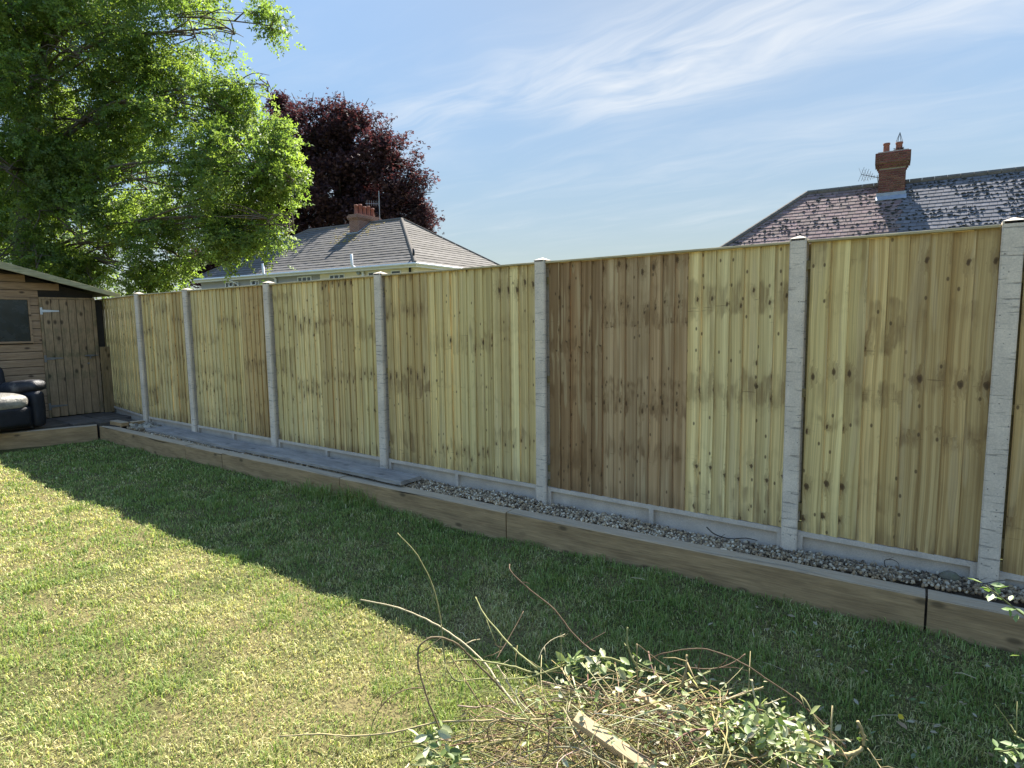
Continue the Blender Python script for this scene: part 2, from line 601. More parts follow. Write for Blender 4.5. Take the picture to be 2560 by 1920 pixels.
def concrete(name, base, dark, streak=True):
    t = new_mat(name)
    oc = t.n('ShaderNodeTexCoord').outputs['Object']
    oi = t.n('ShaderNodeObjectInfo')
    x, y, z = t.sep(oc)
    r = t.math('MULTIPLY', oi.outputs['Random'], 30.0)
    p = t.comb(t.math('ADD', x, r), y, z)
    n1 = t.noise(p, 5.0, 5.0, 0.6)
    n2 = t.noise(p, 120.0, 3.0, 0.7)
    c = t.mix(t.step(n1, 0.3, 0.7), dark, base)
    k = t.remap(n2, 0.2, 0.8, 0.78, 1.2)
    c = t.mix(1.0, c, t.comb(k, k, k), 'MULTIPLY')
    h = n2
    if streak:
        st = t.noise(t.comb(t.math('ADD', t.math('MULTIPLY', x, 6.0), r), t.math('MULTIPLY', y, 6.0), t.math('MULTIPLY', z, 70.0)), 1.0, 4.0, 0.65)
        line = t.step(st, 0.57, 0.66)
        c = t.mix(t.math('MULTIPLY', line, 0.55), c, (0.09, 0.088, 0.085))
        vo = t.n('ShaderNodeTexVoronoi', feature='F1')
        t.put(vo, 'Vector', p)
        vo.inputs['Scale'].default_value = 45.0
        pit = t.math('MULTIPLY', t.step(vo.outputs['Distance'], 0.22, 0.10), t.step(t.sep(vo.outputs['Color'])[0], 0.80, 0.84))
        c = t.mix(t.math('MULTIPLY', pit, 0.7), c, (0.06, 0.06, 0.06))
        h = t.math('SUBTRACT', h, t.math('ADD', line, pit))
    finish(t, c, 0.9, t.bump(h, 0.4, 0.003), 0.2)


def foliage(name, trans=0.35, rough=0.5, spec=0.35, tint=(1.0, 1.25, 0.55), gain=1.5):
    t = new_mat(name)
    a = t.n('ShaderNodeAttribute', attribute_name='col').outputs['Color']
    p = t.n('ShaderNodeBsdfPrincipled')
    t.put(p, 'Base Color', a)
    p.inputs['Roughness'].default_value = rough
    p.inputs['Specular IOR Level'].default_value = spec
    tr = t.n('ShaderNodeBsdfTranslucent')
    t.put(tr, 'Color', t.mix(1.0, a, tuple(q * gain for q in tint), 'MULTIPLY'))
    mx = t.n('ShaderNodeMixShader')
    mx.inputs[0].default_value = trans
    t.t.links.new(p.outputs[0], mx.inputs[1])
    t.t.links.new(tr.outputs[0], mx.inputs[2])
    o = t.n('ShaderNodeOutputMaterial')
    t.t.links.new(mx.outputs[0], o.inputs['Surface'])


fence_wood()
plain('fence_rail', (0.34, 0.27, 0.13), 0.85, 0.3, 5, 0.3, 0.004, (1, 1, 12))
timber('capping', (0.50, 0.43, 0.27), (0.40, 0.33, 0.19), (0.2, 0.13, 0.07), axis='x', knots=False, crack=False)
concrete('post_concrete', (0.72, 0.62, 0.505), (0.56, 0.485, 0.40))
concrete('gravel_board_concrete', (0.60, 0.525, 0.44), (0.47, 0.41, 0.345), streak=False)
timber('sleeper', (0.45, 0.305, 0.160), (0.30, 0.20, 0.105), (0.10, 0.07, 0.04), axis='x', gscale=85, bump=0.8, weather=(0.48, 0.40, 0.30))
timber('old_plank', (0.36, 0.335, 0.31), (0.23, 0.215, 0.20), (0.11, 0.105, 0.10), axis='x', gscale=90, bump=0.8, crack=False)
timber('cut_timber', (0.52, 0.40, 0.24), (0.42, 0.31, 0.17), (0.2, 0.12, 0.06), axis='x', knots=False, crack=False)
timber('shed_clad', (0.40, 0.265, 0.155), (0.30, 0.195, 0.115), (0.04, 0.025, 0.018), axis='y', gscale=70, crack=False)
timber('shed_door', (0.39, 0.27, 0.155), (0.30, 0.205, 0.12), (0.04, 0.026, 0.018), axis='z', gscale=70, green=(0.07, 0.085, 0.04), crack=False)
timber('shed_fascia', (0.40, 0.36, 0.225), (0.30, 0.28, 0.165), (0.1, 0.08, 0.05), axis='y', gscale=50, green=(0.17, 0.19, 0.08), crack=False, knots=False)
timber('low_panel_wood', (0.31, 0.215, 0.11), (0.22, 0.155, 0.08), (0.06, 0.04, 0.02), axis='z', gscale=45, crack=False)
plain('roof_felt', (0.07, 0.075, 0.06), 0.95, 0.3, 20, 0.3, 0.004, dirt=(0.10, 0.12, 0.05))
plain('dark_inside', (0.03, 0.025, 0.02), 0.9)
plain('galvanised', (0.62, 0.63, 0.63), 0.4, 0.15, 20, 0.1, 0.002, metallic=0.5, spec=0.5)
plain('dull_steel', (0.22, 0.22, 0.22), 0.5, 0.25, 20, 0.1, 0.002, metallic=0.7)
plain('leather', (0.016, 0.017, 0.022), 0.62, 0.4, 12, 0.6, 0.012, spec=0.35)
plain('leather_worn', (0.030, 0.030, 0.034), 0.5, 0.4, 9, 0.7, 0.02, spec=0.4, dirt=(0.20, 0.185, 0.16), dirt_scale=5.0)
plain('leather_seat_sheen', (0.17, 0.16, 0.14), 0.5, 0.35, 7, 0.7, 0.02, spec=0.4, dirt=(0.40, 0.37, 0.31), dirt_scale=3.0)  # pale base and patches stand in for sunlit sheen on the worn seat
plain('blue_cloth', (0.045, 0.055, 0.085), 0.9, 0.2, 30, 0.3, 0.004)
plain('slab', (0.115, 0.10, 0.09), 0.9, 0.3, 9, 0.4, 0.006, source='object', dirt=(0.05, 0.045, 0.035))
plain('patio_base', (0.06, 0.05, 0.04), 0.95, 0.3, 20, 0.5, 0.01)
plain('soil', (0.16, 0.12, 0.085), 0.97, 0.35, 25, 0.6, 0.012)
plain('pebble', (0.3, 0.28, 0.25), 0.8, 0.18, 60, 0.2, 0.002, source='attr')
plain('mossy_stone', (0.16, 0.15, 0.12), 0.95, 0.3, 30, 0.5, 0.006, dirt=(0.09, 0.10, 0.045), dirt_scale=12)
plain('render_grey', (0.36, 0.36, 0.38), 0.9, 0.10, 3, 0.15, 0.01)
plain('render_cream', (0.82, 0.74, 0.60), 0.9, 0.10, 3, 0.15, 0.01)
plain('white_plastic', (0.78, 0.79, 0.80), 0.4, 0.05, 3, 0.02, 0.002, spec=0.45)
plain('black_plastic', (0.025, 0.025, 0.028), 0.5, 0.1, 3, 0.02, 0.002)
plain('curtain', (0.42, 0.40, 0.36), 0.9, 0.15, 6)
plain('lead', (0.30, 0.34, 0.40), 0.6, 0.2, 6, 0.2, 0.01, metallic=0.3)
plain('terracotta', (0.24, 0.10, 0.07), 0.85, 0.25, 6, 0.2, 0.01)
plain('brick_clay', (0.3, 0.1, 0.06), 0.9, 0.25, 12, 0.4, 0.004, source='object')
plain('mortar', (0.34, 0.31, 0.27), 0.95, 0.2, 20, 0.3, 0.004)
plain('roof_tile_piece', (0.3, 0.2, 0.2), 0.95, 0.22, 9, 0.3, 0.006, source='object', spec=0.12)
plain('roof_tile_mass', (0.3, 0.2, 0.2), 0.95, 0.22, 9, 0.3, 0.006, source='attr', spec=0.12)
plain('course_tile', (0.15, 0.15, 0.16), 0.95, 0.35, 5, 0.4, 0.02, source='object', dirt=(0.15, 0.14, 0.11), dirt_scale=4.0, spec=0.08)
plain('ridge_tile', (0.15, 0.135, 0.12), 0.95, 0.3, 6, 0.3, 0.01, spec=0.08)
plain('moss', (0.035, 0.036, 0.03), 0.98, 0.4, 20, 0.5, 0.01)
plain('bark', (0.115, 0.095, 0.075), 0.95, 0.35, 12, 0.8, 0.02, (1, 1, 0.25))
plain('bark_dark', (0.04, 0.032, 0.03), 0.95, 0.3, 12, 0.6, 0.02)
plain('twig_bark', (0.20, 0.15, 0.08), 0.75, 0.3, 40, 0.3, 0.002, source='attr')
plain('aerial_metal', (0.35, 0.35, 0.36), 0.4, 0.1, 5, 0.02, 0.001, metallic=0.8)
foliage('grass_blade', 0.30, 0.6, 0.15, (1.05, 1.1, 0.6), 1.25)
foliage('ash_leaf', 0.50, 0.55, 0.22, (1.15, 1.2, 0.45), 1.6)
foliage('beech_leaf', 0.25, 0.7, 0.08, (1.4, 0.7, 0.7), 1.2)
foliage('cut_leaf', 0.25, 0.5, 0.35, (1.0, 1.15, 0.6), 1.2)

# window glass: dark, glossy
t = new_mat('window_glass')
finish(t, (0.03, 0.035, 0.04), 0.06, None, 0.6)
t = new_mat('shed_glass')
nzg = t.noise(t.n('ShaderNodeTexCoord').outputs['Object'], 6.0, 4.0)
finish(t, t.mix(nzg, (0.012, 0.016, 0.015), (0.035, 0.042, 0.04)), t.remap(nzg, 0.3, 0.7, 0.15, 0.35), None, 0.5)

# lawn soil under the blades: thatch and earth
t = new_mat('lawn_soil')
oc = t.n('ShaderNodeTexCoord').outputs['Object']
na = t.noise(oc, 1.3, 4.0)
nb = t.noise(oc, 70.0, 4.0, 0.7)
cc = t.mix(t.step(na, 0.35, 0.65), (0.10, 0.11, 0.035), (0.21, 0.175, 0.08))
cc = t.mix(t.step(nb, 0.42, 0.66), cc, (0.045, 0.038, 0.02))
finish(t, cc, 0.95, t.bump(nb, 0.8, 0.02), 0.1)
t = new_mat('far_ground')
oc = t.n('ShaderNodeTexCoord').outputs['Object']
cc = t.mix(t.step(t.noise(oc, 0.15, 5.0), 0.35, 0.65), (0.07, 0.09, 0.03), (0.12, 0.11, 0.05))
finish(t, cc, 0.95, None, 0.1)

# ================================================================== the setting
LAWN_Z = -0.345


def lawn_h(x, y):
    """gentle bumps of the lawn (works on numbers and arrays)"""
    return (LAWN_Z + 0.016 * np.sin(x * 0.9 + 1.3) * np.cos(y * 1.1) + 0.010 * np.sin(x * 2.3 + y * 1.7)
            + 0.006 * np.sin(x * 5.1 - y * 4.3 + 0.7) + 0.004 * np.sin(x * 9.7 + y * 11.3))


def sleeper_y(x):
    return float(np.interp(x, [-10.5, -7.7, -6.8, -2.7, 0.0, 2.6], [-0.462, -0.485, -0.480, -0.413, -0.336, -0.27]))


# one sheet of ground to the horizon
g = MB()
g.add([(-700, -700, -0.46), (700, -700, -0.46), (700, 700, -0.46), (-700, 700, -0.46)], [(0, 1, 2, 3)])
tag(g.build('ground', 'far_ground'), kind='structure')

nx, ny = 150, 130
xs = np.linspace(-10.9, 6.0, nx)
ys = np.linspace(-12.0, -0.30, ny)
g = MB()
vv_ = [(x, y, float(lawn_h(x, y))) for y in ys for x in xs]
ff_ = [(j * nx + i, j * nx + i + 1, (j + 1) * nx + i + 1, (j + 1) * nx + i) for j in range(ny - 1) for i in range(nx - 1)]
g.add(vv_, ff_)
tag(g.build('lawn', 'lawn_soil', smooth=True), kind='structure')

# earth bed that carries the gravel between sleepers and fence
g = MB()
bx_ = [-9.75, -7.7, -6.8, -2.7, 0.0, 2.55]
n_ = len(bx_)
g.add([(x, sleeper_y(x) + .06, -.152) for x in bx_] + [(x, -.016, -.152) for x in bx_] + [(x, sleeper_y(x) + .06, -.42) for x in bx_] + [(x, -.016, -.42) for x in bx_],
      [(i, i + 1, n_ + i + 1, n_ + i) for i in range(n_ - 1)] + [(i, 2 * n_ + i, 2 * n_ + i + 1, i + 1) for i in range(n_ - 1)])
tag(g.build('gravel_bed', 'soil'), kind='structure')

# ------------------------------------------------------------------ fence
PW = 0.094
POST_X = [-9.831, -8.370, -6.470, -4.570, -2.670, -0.770, 0.2405, 2.14]
PANEL_H = 1.816
fence = empty('fence', (POST_X[4], 0, -0.33))
tag(fence, 'long new feather-edge timber fence with grey concrete posts and gravel boards', 'fence')
FO = Vector(fence.location)


def fpart(o):
    o.parent = fence
    o.location = Vector(o.location) - FO
    return o


# concrete post: chamfered front, slots in the sides, pyramid top
def post_mesh(h):
    m = MB()
    a, b = PW / 2, 0.0
    prof = [(-a + .008, -.052), (a - .008, -.052), (a, -.044), (a, -.022), (a - .022, -.018), (a - .022, .030), (a, .034), (a, .058),
            (-a, .058), (-a, .034), (-a + .022, .030), (-a + .022, -.018), (-a, -.022), (-a, -.044)]
    n = len(prof)
    z0, z1 = -0.65, h
    m.add([(x, y, z0) for x, y in prof] + [(x, y, z1) for x, y in prof],
          [(i, (i + 1) % n, n + (i + 1) % n, n + i) for i in range(n)] + [tuple(range(n))[::-1]])
    q = [(-a, -.052), (a, -.052), (a, .058), (-a, .058)]
    m.add([(x, y, z1 - .012) for x, y in q] + [(x, y, z1 + .003) for x, y in q] + [(0, .003, z1 + .024)],
          [(0, 3, 2, 1), (0, 1, 5, 4), (1, 2, 6, 5), (2, 3, 7, 6), (3, 0, 4, 7), (4, 5, 8), (5, 6, 8), (6, 7, 8), (7, 4, 8)])
    return mb_mesh(m, 'concrete_post', 'post_concrete')


pm = post_mesh(1.842)
for i, X in enumerate(POST_X):
    o = mesh_obj('concrete_post', pm, loc=(X, 0, 0 if i < 7 else -0.13))
    o.rotation_euler = (R(random.uniform(-.15, .15)), R(random.uniform(-.25, .25)), 0)
    fpart(o)

# feather-edge board, thin at the left, thick at the right
BP = 0.0955
bmb = MB()
sec = [(0, .0015), (.107, -.0115), (.107, -.0015), (0, .0060)]
bmb.add([(x, y, 0) for x, y in sec] + [(x, y, 1.0) for x, y in sec],
        [(0, 3, 2, 1), (4, 5, 6, 7), (0, 1, 5, 4), (1, 2, 6, 5), (2, 3, 7, 6), (3, 0, 4, 7)])


def board_mesh(h):
    m = MB()
    m.add([(x, y, z * h) for x, y, z in bmb.v], bmb.f)
    return mb_mesh(m, 'board', 'fence_wood')


BOARD = board_mesh(PANEL_H)
BOARD_LOW = board_mesh(PANEL_H - 0.10)

FRESH = (0.710, 0.560, 0.265)
PALE = (0.740, 0.590, 0.295)
TAN = (0.630, 0.465, 0.215)
BROWN = (0.340, 0.215, 0.112)
MID = (0.540, 0.380, 0.175)
# batches of boards sawn from the same stock: (share of the bay, colour)
BAYS = {
    -1: [(0.5, FRESH), (0.5, PALE)],
    0: [(0.30, FRESH), (0.35, PALE), (0.35, TAN)],
    1: [(0.36, PALE), (0.30, FRESH), (0.34, MID)],
    2: [(0.20, FRESH), (0.28, PALE), (0.30, TAN), (0.22, FRESH)],
    3: [(0.32, TAN), (0.40, FRESH), (0.28, PALE)],
    4: [(0.24, BROWN), (0.38, (0.430, 0.290, 0.160)), (0.38, PALE)],
    5: [(0.30, FRESH), (0.28, TAN), (0.42, MID)],
    6: [(0.5, MID), (0.5, TAN)],
}


def bay(i, x0, x1, dz=0.0, top=PANEL_H, label=None, at=(0.0, 0.0), rz=0.0):
    """one panel between two posts, with gravel board below"""
    p = MB()
    p.box(x0 - .015, x1 + .015, .012, .040, -.003, .05)
    for z in (0.12, 0.86, top - 0.16):                       # rails behind the boards
        p.box(x0 - .015, x1 + .015, .014, .046, z, z + .055)
    p.box(x0 - .016, x0 + .0165, .047, .060, .051, top)        # end battens sit in the slots
    p.box(x0 + .0166, x0 + .030, .0075, .060, .051, top)
    p.box(x1 - .022, x1 + .016, .012, .030, .051, top)
    pan = p.build('fence_panel', 'fence_rail')
    pan.location = (at[0], at[1], dz)
    pan.rotation_euler = (0, 0, rz)
    if label:
        pan['label'] = label
    fpart(pan)
    n = max(3, round((x1 - x0 - 0.012) / BP))
    pitch = (x1 - x0 - 0.026) / n
    batches = BAYS[i]
    edges, acc = [], 0
    for sh, c in batches:
        acc += sh
        edges.append((acc, c, random.random()))
    for k in range(n):
        fr = (k + .5) / n
        for e, c, sd in edges:
            if fr <= e + 1e-6:
                break
        j = random.uniform(0.80, 1.10)
        hue = random.uniform(-0.03, 0.03)
        b = bpy.data.objects.new('board', BOARD if top > 1.75 else BOARD_LOW)
        link(b, pan)
        b.location = (x0 + 0.016 + k * pitch, random.uniform(-.0012, .0012), random.uniform(-.004, .002))
        b.scale = (pitch / BP * 0.999, 1, 1)
        b.rotation_euler = (0, R(random.uniform(-.10, .10)), R(random.uniform(-.2, .2)))
        b.color = (c[0] * j * (1 + hue), c[1] * j, c[2] * j * (1 - hue), sd)
    cp = MB()
    cp.box(x0 - .004, x1 + .004, -.030, .040, top, top + .016)
    o = cp.build('capping_rail', 'capping', pan, bevel=.003)
    # gravel board
    gb = MB()
    a, b2 = x0 - .018, x1 + .018
    gb.box(a, b2, .018, .046, -.32, -.004)
    gb.box(a, b2, -.014, .018, -.034, -.003)
    gb.box(a, b2, -.014, .018, -.32, -.185)
    ribs = [(x0 - .018, x0 + .030), (x1 - .030, x1 + .018)]
    if x1 - x0 > 1.5:
        mid = (x0 + x1) / 2
        ribs.append((mid - .018, mid + .018))
    for r0, r1 in ribs:
        gb.box(r0, r1, -.014, .018, -.185, -.034)
    o = gb.build('gravel_board', 'gravel_board_concrete')
    o.location = (at[0], at[1], dz)
    o.rotation_euler = (0, 0, rz)
    fpart(o)


h2 = PW / 2
BEND = R(-7.6)        # the end bay turns away a little behind the shed
bay(-1, -4.2, -h2, label='pale end panel running behind the shed roof', at=(POST_X[0], 0.0), rz=BEND)
names = {3: 'panel with brown stained boards at its left end', 4: 'panel half dark brown and half pale yellow boards', 5: 'narrow panel of tan knotty boards'}
for i in range(7):
    if i < 6:
        bay(i, POST_X[i] + h2, POST_X[i + 1] - h2, label=names.get(i))
    else:
        bay(6, POST_X[6] + h2, POST_X[7] - h2, dz=-.03, top=PANEL_H - 0.10, label='lower panel at the right edge of the photo')

# ------------------------------------------------------------------ sleepers along the lawn
SL = [
    (-10.38, -7.72, 'timber sleeper edging the gravel, from the lawn corner to the first joint'),
    (-7.71, -6.86, 'short timber sleeper beside the middle of the grey planks'),
    (-6.85, -4.76, 'timber sleeper behind the tall grass tuft, under the grey plank end'),
    (-4.75, -2.765, 'timber sleeper left of the joint in front of the fifth concrete post'),
    (-2.755, -0.030, 'longest timber sleeper with a crack, in front of the brown and narrow panels'),
    (-0.018, 2.60, 'timber sleeper cut off by the right edge of the photo'),
]
for x0, x1, lab in SL:
    y0, y1 = sleeper_y(x0), sleeper_y(x1)
    ln = math.hypot(x1 - x0, y1 - y0)
    m = MB()
    n = max(4, int(ln / 0.16))
    # slightly uneven sawn block
    ring = [(-.0, -.250), (.0, -.006), (.006, 0.0), (.122, 0.0), (.128, -.006), (.128, -.250)]
    V, F = [], []
    for k in range(n + 1):
        u = ln * k / n
        for j, (yy, zz) in enumerate(ring):
            wz = 0.0025 * mnoise.noise(Vector((u * 3 + x0, j * .7, 1)))
            V.append((u, yy + wz, zz + wz))
    q = len(ring)
    for k in range(n):
        for j in range(q):
            F.append((k * q + j, k * q + (j + 1) % q, (k + 1) * q + (j + 1) % q, (k + 1) * q + j))
    F.append(tuple(range(q)))
    F.append(tuple(n * q + j for j in range(q))[::-1])
    m.add(V, F)
    o = m.build('timber_sleeper', 'sleeper')
    o.location = (x0, y0, -0.138 + random.uniform(-.003, .003))
    o.rotation_euler = (0, 0, math.atan2(y1 - y0, x1 - x0))
    tag(o, lab, 'sleeper', 'sleepers edging the lawn')
# sleeper returning along the patio edge
ang = math.atan2(-1.06, -0.385)
m = MB()
m.box(0, 3.4, 0.0, -0.125, -.250, 0)
o = m.build('timber_sleeper', 'sleeper', bevel=.005)
o.location = (-10.37, -0.495, -0.120)
o.rotation_euler = (0, 0, ang)
tag(o, 'mossy timber sleeper along the patio edge below the black armchair', 'sleeper', 'sleepers edging the lawn')
# low riser between patio and gravel
m = MB()
m.box(-10.32, -9.93, -0.338, -0.228, -.36, -.068)
o = m.build('timber_sleeper', 'sleeper', bevel=.005)
o.rotation_euler = (0, 0, 0)
tag(o, 'short dark sleeper end closing the gravel strip by the patio', 'sleeper', 'sleepers edging the lawn')
m = MB()
m.box(-9.92, -9.80, -0.225, -0.056, -.36, -.060)
o = m.build('timber_sleeper', 'sleeper', bevel=.005)
tag(o, 'dark timber block against the foot of the leftmost concrete post', 'sleeper', 'sleepers edging the lawn')

# ------------------------------------------------------------------ patio by the shed
patio = MB()
pl_ = [(-15.0, 0.64), (-15.0, -6.0), (-12.42, -6.0), (-10.48, -0.47), (-10.30, -0.40), (-9.93, -0.33), (-9.93, -0.02)]
patio.add([(x, y, -.125) for x, y in pl_] + [(x, y, -.45) for x, y in pl_], [tuple(range(7))] + [(i, (i + 1) % 7, 7 + (i + 1) % 7, 7 + i) for i in range(7)])
patio = patio.build('patio', 'patio_base')
tag(patio, kind='structure')
yy = 0.16
row = 0
while yy > -4.2:
    x = -10.62 + (0.0 if row % 2 else -0.15)
    while x > -12.0:
        wd = 0.44
        if x > -10.62 + (yy - .2 + .47) * .363 - .02:
            x -= .05
            continue
        s = MB()
        s.box(-wd / 2 + .006, wd / 2 - .006, -.21, .21, -.032, 0)
        so = s.build('paving_slab', 'slab', patio, bevel=.006)
        so.location = (x - wd / 2, yy - .216, -0.098 + random.uniform(-.004, .004))
        k = random.uniform(.75, 1.25)
        so.color = (0.105 * k, 0.088 * k, 0.074 * k, 1)
        x -= wd
    yy -= 0.432
    row += 1
# corner slabs reaching the fence
for (xa, xb, ya, yb) in ((-10.60, -9.93, -0.20, -0.02), (-10.60, -10.34, -0.46, -0.21)):
    s = MB()
    s.box(xa + .004, xb - .004, ya + .004, yb - .004, -.30, -.088)
    so = s.build('paving_slab', 'slab', patio, bevel=.006)
    so.color = (0.09, 0.075, 0.062, 1)

# ------------------------------------------------------------------ gravel stones
ico = bmesh.new()
bmesh.ops.create_icosphere(ico, subdivisions=1, radius=1.0)
iv = np.array([v.co[:] for v in ico.verts])
ifc = [tuple(v.index for v in f.verts) for f in ico.faces]
ico.free()
NS = 14500
gx = rng.uniform(-9.75, 2.6, NS)
sy_ = np.array([sleeper_y(x) for x in gx]) + 0.122
gy = sy_ + (-0.022 - sy_) * rng.uniform(0, 1, NS)
heap = 0.012 * np.sin(gx * 2.1 + 1) + 0.010 * np.sin(gx * 5.7)
gz = -0.140 + heap * 0.7 + rng.uniform(-.010, .010, NS) + 0.02 * np.clip((gx + 1.2), 0, 1)
gz = np.where(gx < -9.2, gz + 0.015, gz)
rot = rot_from(rand_unit(NS), rand_unit(NS))
sc = rng.uniform(0.45, 1.0, (NS, 1, 3)) * rng.uniform(0.0085, 0.0165, (NS, 1, 1))
tones = np.array([(0.50, 0.40, 0.27), (0.37, 0.27, 0.165), (0.25, 0.185, 0.125), (0.66, 0.57, 0.43), (0.15, 0.115, 0.08), (0.44, 0.32, 0.19)])
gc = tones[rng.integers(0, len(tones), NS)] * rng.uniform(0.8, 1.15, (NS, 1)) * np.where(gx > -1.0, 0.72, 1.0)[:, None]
ivj = iv * (1 + 0.18 * rng.normal(size=(len(iv), 1)))
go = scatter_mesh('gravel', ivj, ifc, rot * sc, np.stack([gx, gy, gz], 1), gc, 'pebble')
tag(go, 'pale and brown gravel stones in the strip below the fence', 'gravel', kind='stuff')
# stray pale rubble at the end of the strip near the patio
m = MB()
for k in range(46):
    p = Vector((random.uniform(-9.72, -9.25), random.uniform(-0.34, -0.06), -0.115 + random.uniform(0, .025)))
    r_ = random.uniform(.018, .042)
    mt = Matrix.Rotation(random.uniform(0, 6), 3, 'Z') @ Matrix.Rotation(random.uniform(0, 6), 3, 'X')
    m.add([p + mt @ Vector((a[0] * r_ * 1.3, a[1] * r_, a[2] * r_ * .6)) for a in ivj], ifc, random.choice([(0.40, 0.36, 0.29), (0.30, 0.27, 0.21), (0.22, 0.19, 0.15)]))
tag(m.build('rubble', 'pebble'), 'pale rubble heap between the patio riser and the grey plank', 'rubble', kind='stuff')

m = MB()
m.add([Vector(((a[0]) * .062, a[1] * .045, a[2] * .040)) * (1 + .1 * random.uniform(-1, 1)) for a in iv], ifc)
o = m.build('mossy_stone', 'mossy_stone', smooth=False)
sd = o.modifiers.new('soft', 'SUBSURF')
sd.levels = sd.render_levels = 2
o.location = (0.075, -0.085, -0.085)
tag(o, 'round mossy stone on the gravel beside the rightmost concrete post', 'stone')

# ------------------------------------------------------------------ two old grey planks lying along the fence
for (a, b, z, lab) in (((-9.25, -0.175), (-6.62, -0.200), -0.098, 'dark grey weathered plank lying along the fence nearest the patio'),
                       ((-6.60, -0.205), (-3.98, -0.235), -0.088, 'pale grey weathered plank whose cut end points at the bare gravel')):
    ln = math.hypot(b[0] - a[0], b[1] - a[1])
    m = MB()
    n = 18
    V, F = [], []
    ring = [(-.132, -.030), (-.132, .0), (-.126, .006), (.126, .006), (.132, .0), (.132, -.030)]
    for k in range(n + 1):
        u = ln * k / n
        for j, (yv, zv) in enumerate(ring):
            wv = .003 * mnoise.noise(Vector((u * 4, j * .9, a[0])))
            V.append((u, yv + wv, zv + wv + .004 * math.sin(u * 1.7)))
    q = len(ring)
    for k in range(n):
        for j in range(q):
            F.append((k * q + j, k * q + (j + 1) % q, (k + 1) * q + (j + 1) % q, (k + 1) * q + j))
    F += [tuple(range(q)), tuple(n * q + j for j in range(q))[::-1]]
    m.add(V, F)
    o = m.build('weathered_plank', 'old_plank')
    o.location = (a[0], a[1], z)
    o.rotation_euler = (0, R(-.15) if z > -.09 else 0, math.atan2(b[1] - a[1], b[0] - a[0]))
    tag(o, lab, 'plank', 'grey planks along the fence')
for bx, lab in ((-8.6, 'small grey offcut under the far end of the dark grey plank'), (-7.3, 'small grey offcut under the near half of the dark grey plank'),
                (-6.2, 'small grey offcut under the far half of the pale grey plank'), (-4.6, 'small grey offcut under the near end of the pale grey plank')):
    m = MB()
    m.box(-.05, .05, -.09, .09, -.06, 0)
    o = m.build('timber_offcut', 'old_plank')
    o.location = (bx, -.21, -.1335 if bx < -6.6 else -.128)
    tag(o, lab, 'offcut', 'offcuts under the planks')

# ================================================================== shed
SX = -11.70
shed = empty('garden_shed', (SX, -1.45, -0.10))
tag(shed, 'brown timber garden shed with sloping roof, plank door and dark window', 'shed')
SO = Vector(shed.location)


def spart(o, parent=None):
    o.location = Vector(o.location) - SO
    o.parent = parent or shed
    return o


SY0, SY1, RIDGE_Y = -3.00, 0.10, -1.45
HALF = 1.84                        # ridge to eave
DY0, DY1 = -0.650, 0.035           # door opening
DZ0, DZ1 = -0.085, 1.805
WY0, WY1, WZ0, WZ1 = -2.00, -0.830, 1.150, 1.795


def roof_z(y):
    return 1.86 + 0.275 * (HALF - abs(y - RIDGE_Y))


# walls (inner box behind the cladding)
m = MB()
sec_ = [(SY0 + .02, -.10), (SY1 - .02, -.10), (SY1 - .02, 1.90), (RIDGE_Y, 2.33), (SY0 + .02, 1.90)]
m.add([(SX - 2.6, y, z) for y, z in sec_] + [(SX - .03, y, z) for y, z in sec_], [(0, 1, 2, 3, 4), (9, 8, 7, 6, 5)] + [(i, (i + 1) % 5, 5 + (i + 1) % 5, 5 + i) for i in range(5)])
spart(m.build('wall_core', 'dark_inside'))
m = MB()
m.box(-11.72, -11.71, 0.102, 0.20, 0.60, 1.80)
spart(m.build('gap_shade_sheet', 'dark_inside'))  # black sheet added to stand in for deep shade between shed and fence
# side wall boards facing the fence
z = -0.09
while z < 1.80:
    m = MB()
    m.box(SX - 2.6, SX - .03, SY1 - .02, SY1 - .004, z, z + .110)
    spart(m.build('cladding_board', 'shed_clad'))
    z += .12
# front cladding, shiplap boards cut round the door and window
z = -0.09
while z < 2.30:
    z1 = z + .111
    # gable limit
    half = SY1 - RIDGE_Y
    top = z1
    lim = HALF - max(0.0, (top - 1.845)) / 0.275
    ylo, yhi = max(SY0, RIDGE_Y - lim), min(SY1, RIDGE_Y + lim)
    spans = [(ylo, yhi)]
    if z < DZ1 + .03:
        spans = [(ylo, DY0 - .035), (DY1 + .032, yhi)]
    if z1 > WZ0 - .03 and z < WZ1 + .03:
        new = []
        for a, b in spans:
            if a < WY0 and b > WY1:
                new += [(a, WY0 - .03), (WY1 + .03, b)]
            else:
                new.append((a, b))
        spans = new
    for a, b in spans:
        if b - a < .01:
            continue
        m = MB()
        V = [(0, a, z), (.004, a, z), (.012, a, z1 - .02), (0, a, z1), (0, b, z), (.004, b, z), (.012, b, z1 - .02), (0, b, z1)]
        V = [(0, a, z), (.016, a, z), (.014, a, z1 - .022), (.005, a, z1), (0, a, z1), (0, b, z), (.016, b, z), (.014, b, z1 - .022), (.005, b, z1), (0, b, z1)]
        m.add(V, [(0, 1, 2, 3, 4), (9, 8, 7, 6, 5), (0, 5, 6, 1), (1, 6, 7, 2), (2, 7, 8, 3), (3, 8, 9, 4), (4, 9, 5, 0)])
        o = m.build('cladding_board', 'shed_clad')
        o.location = (SX - .03 + .004, 0, 0)
        spart(o)
    z += .12
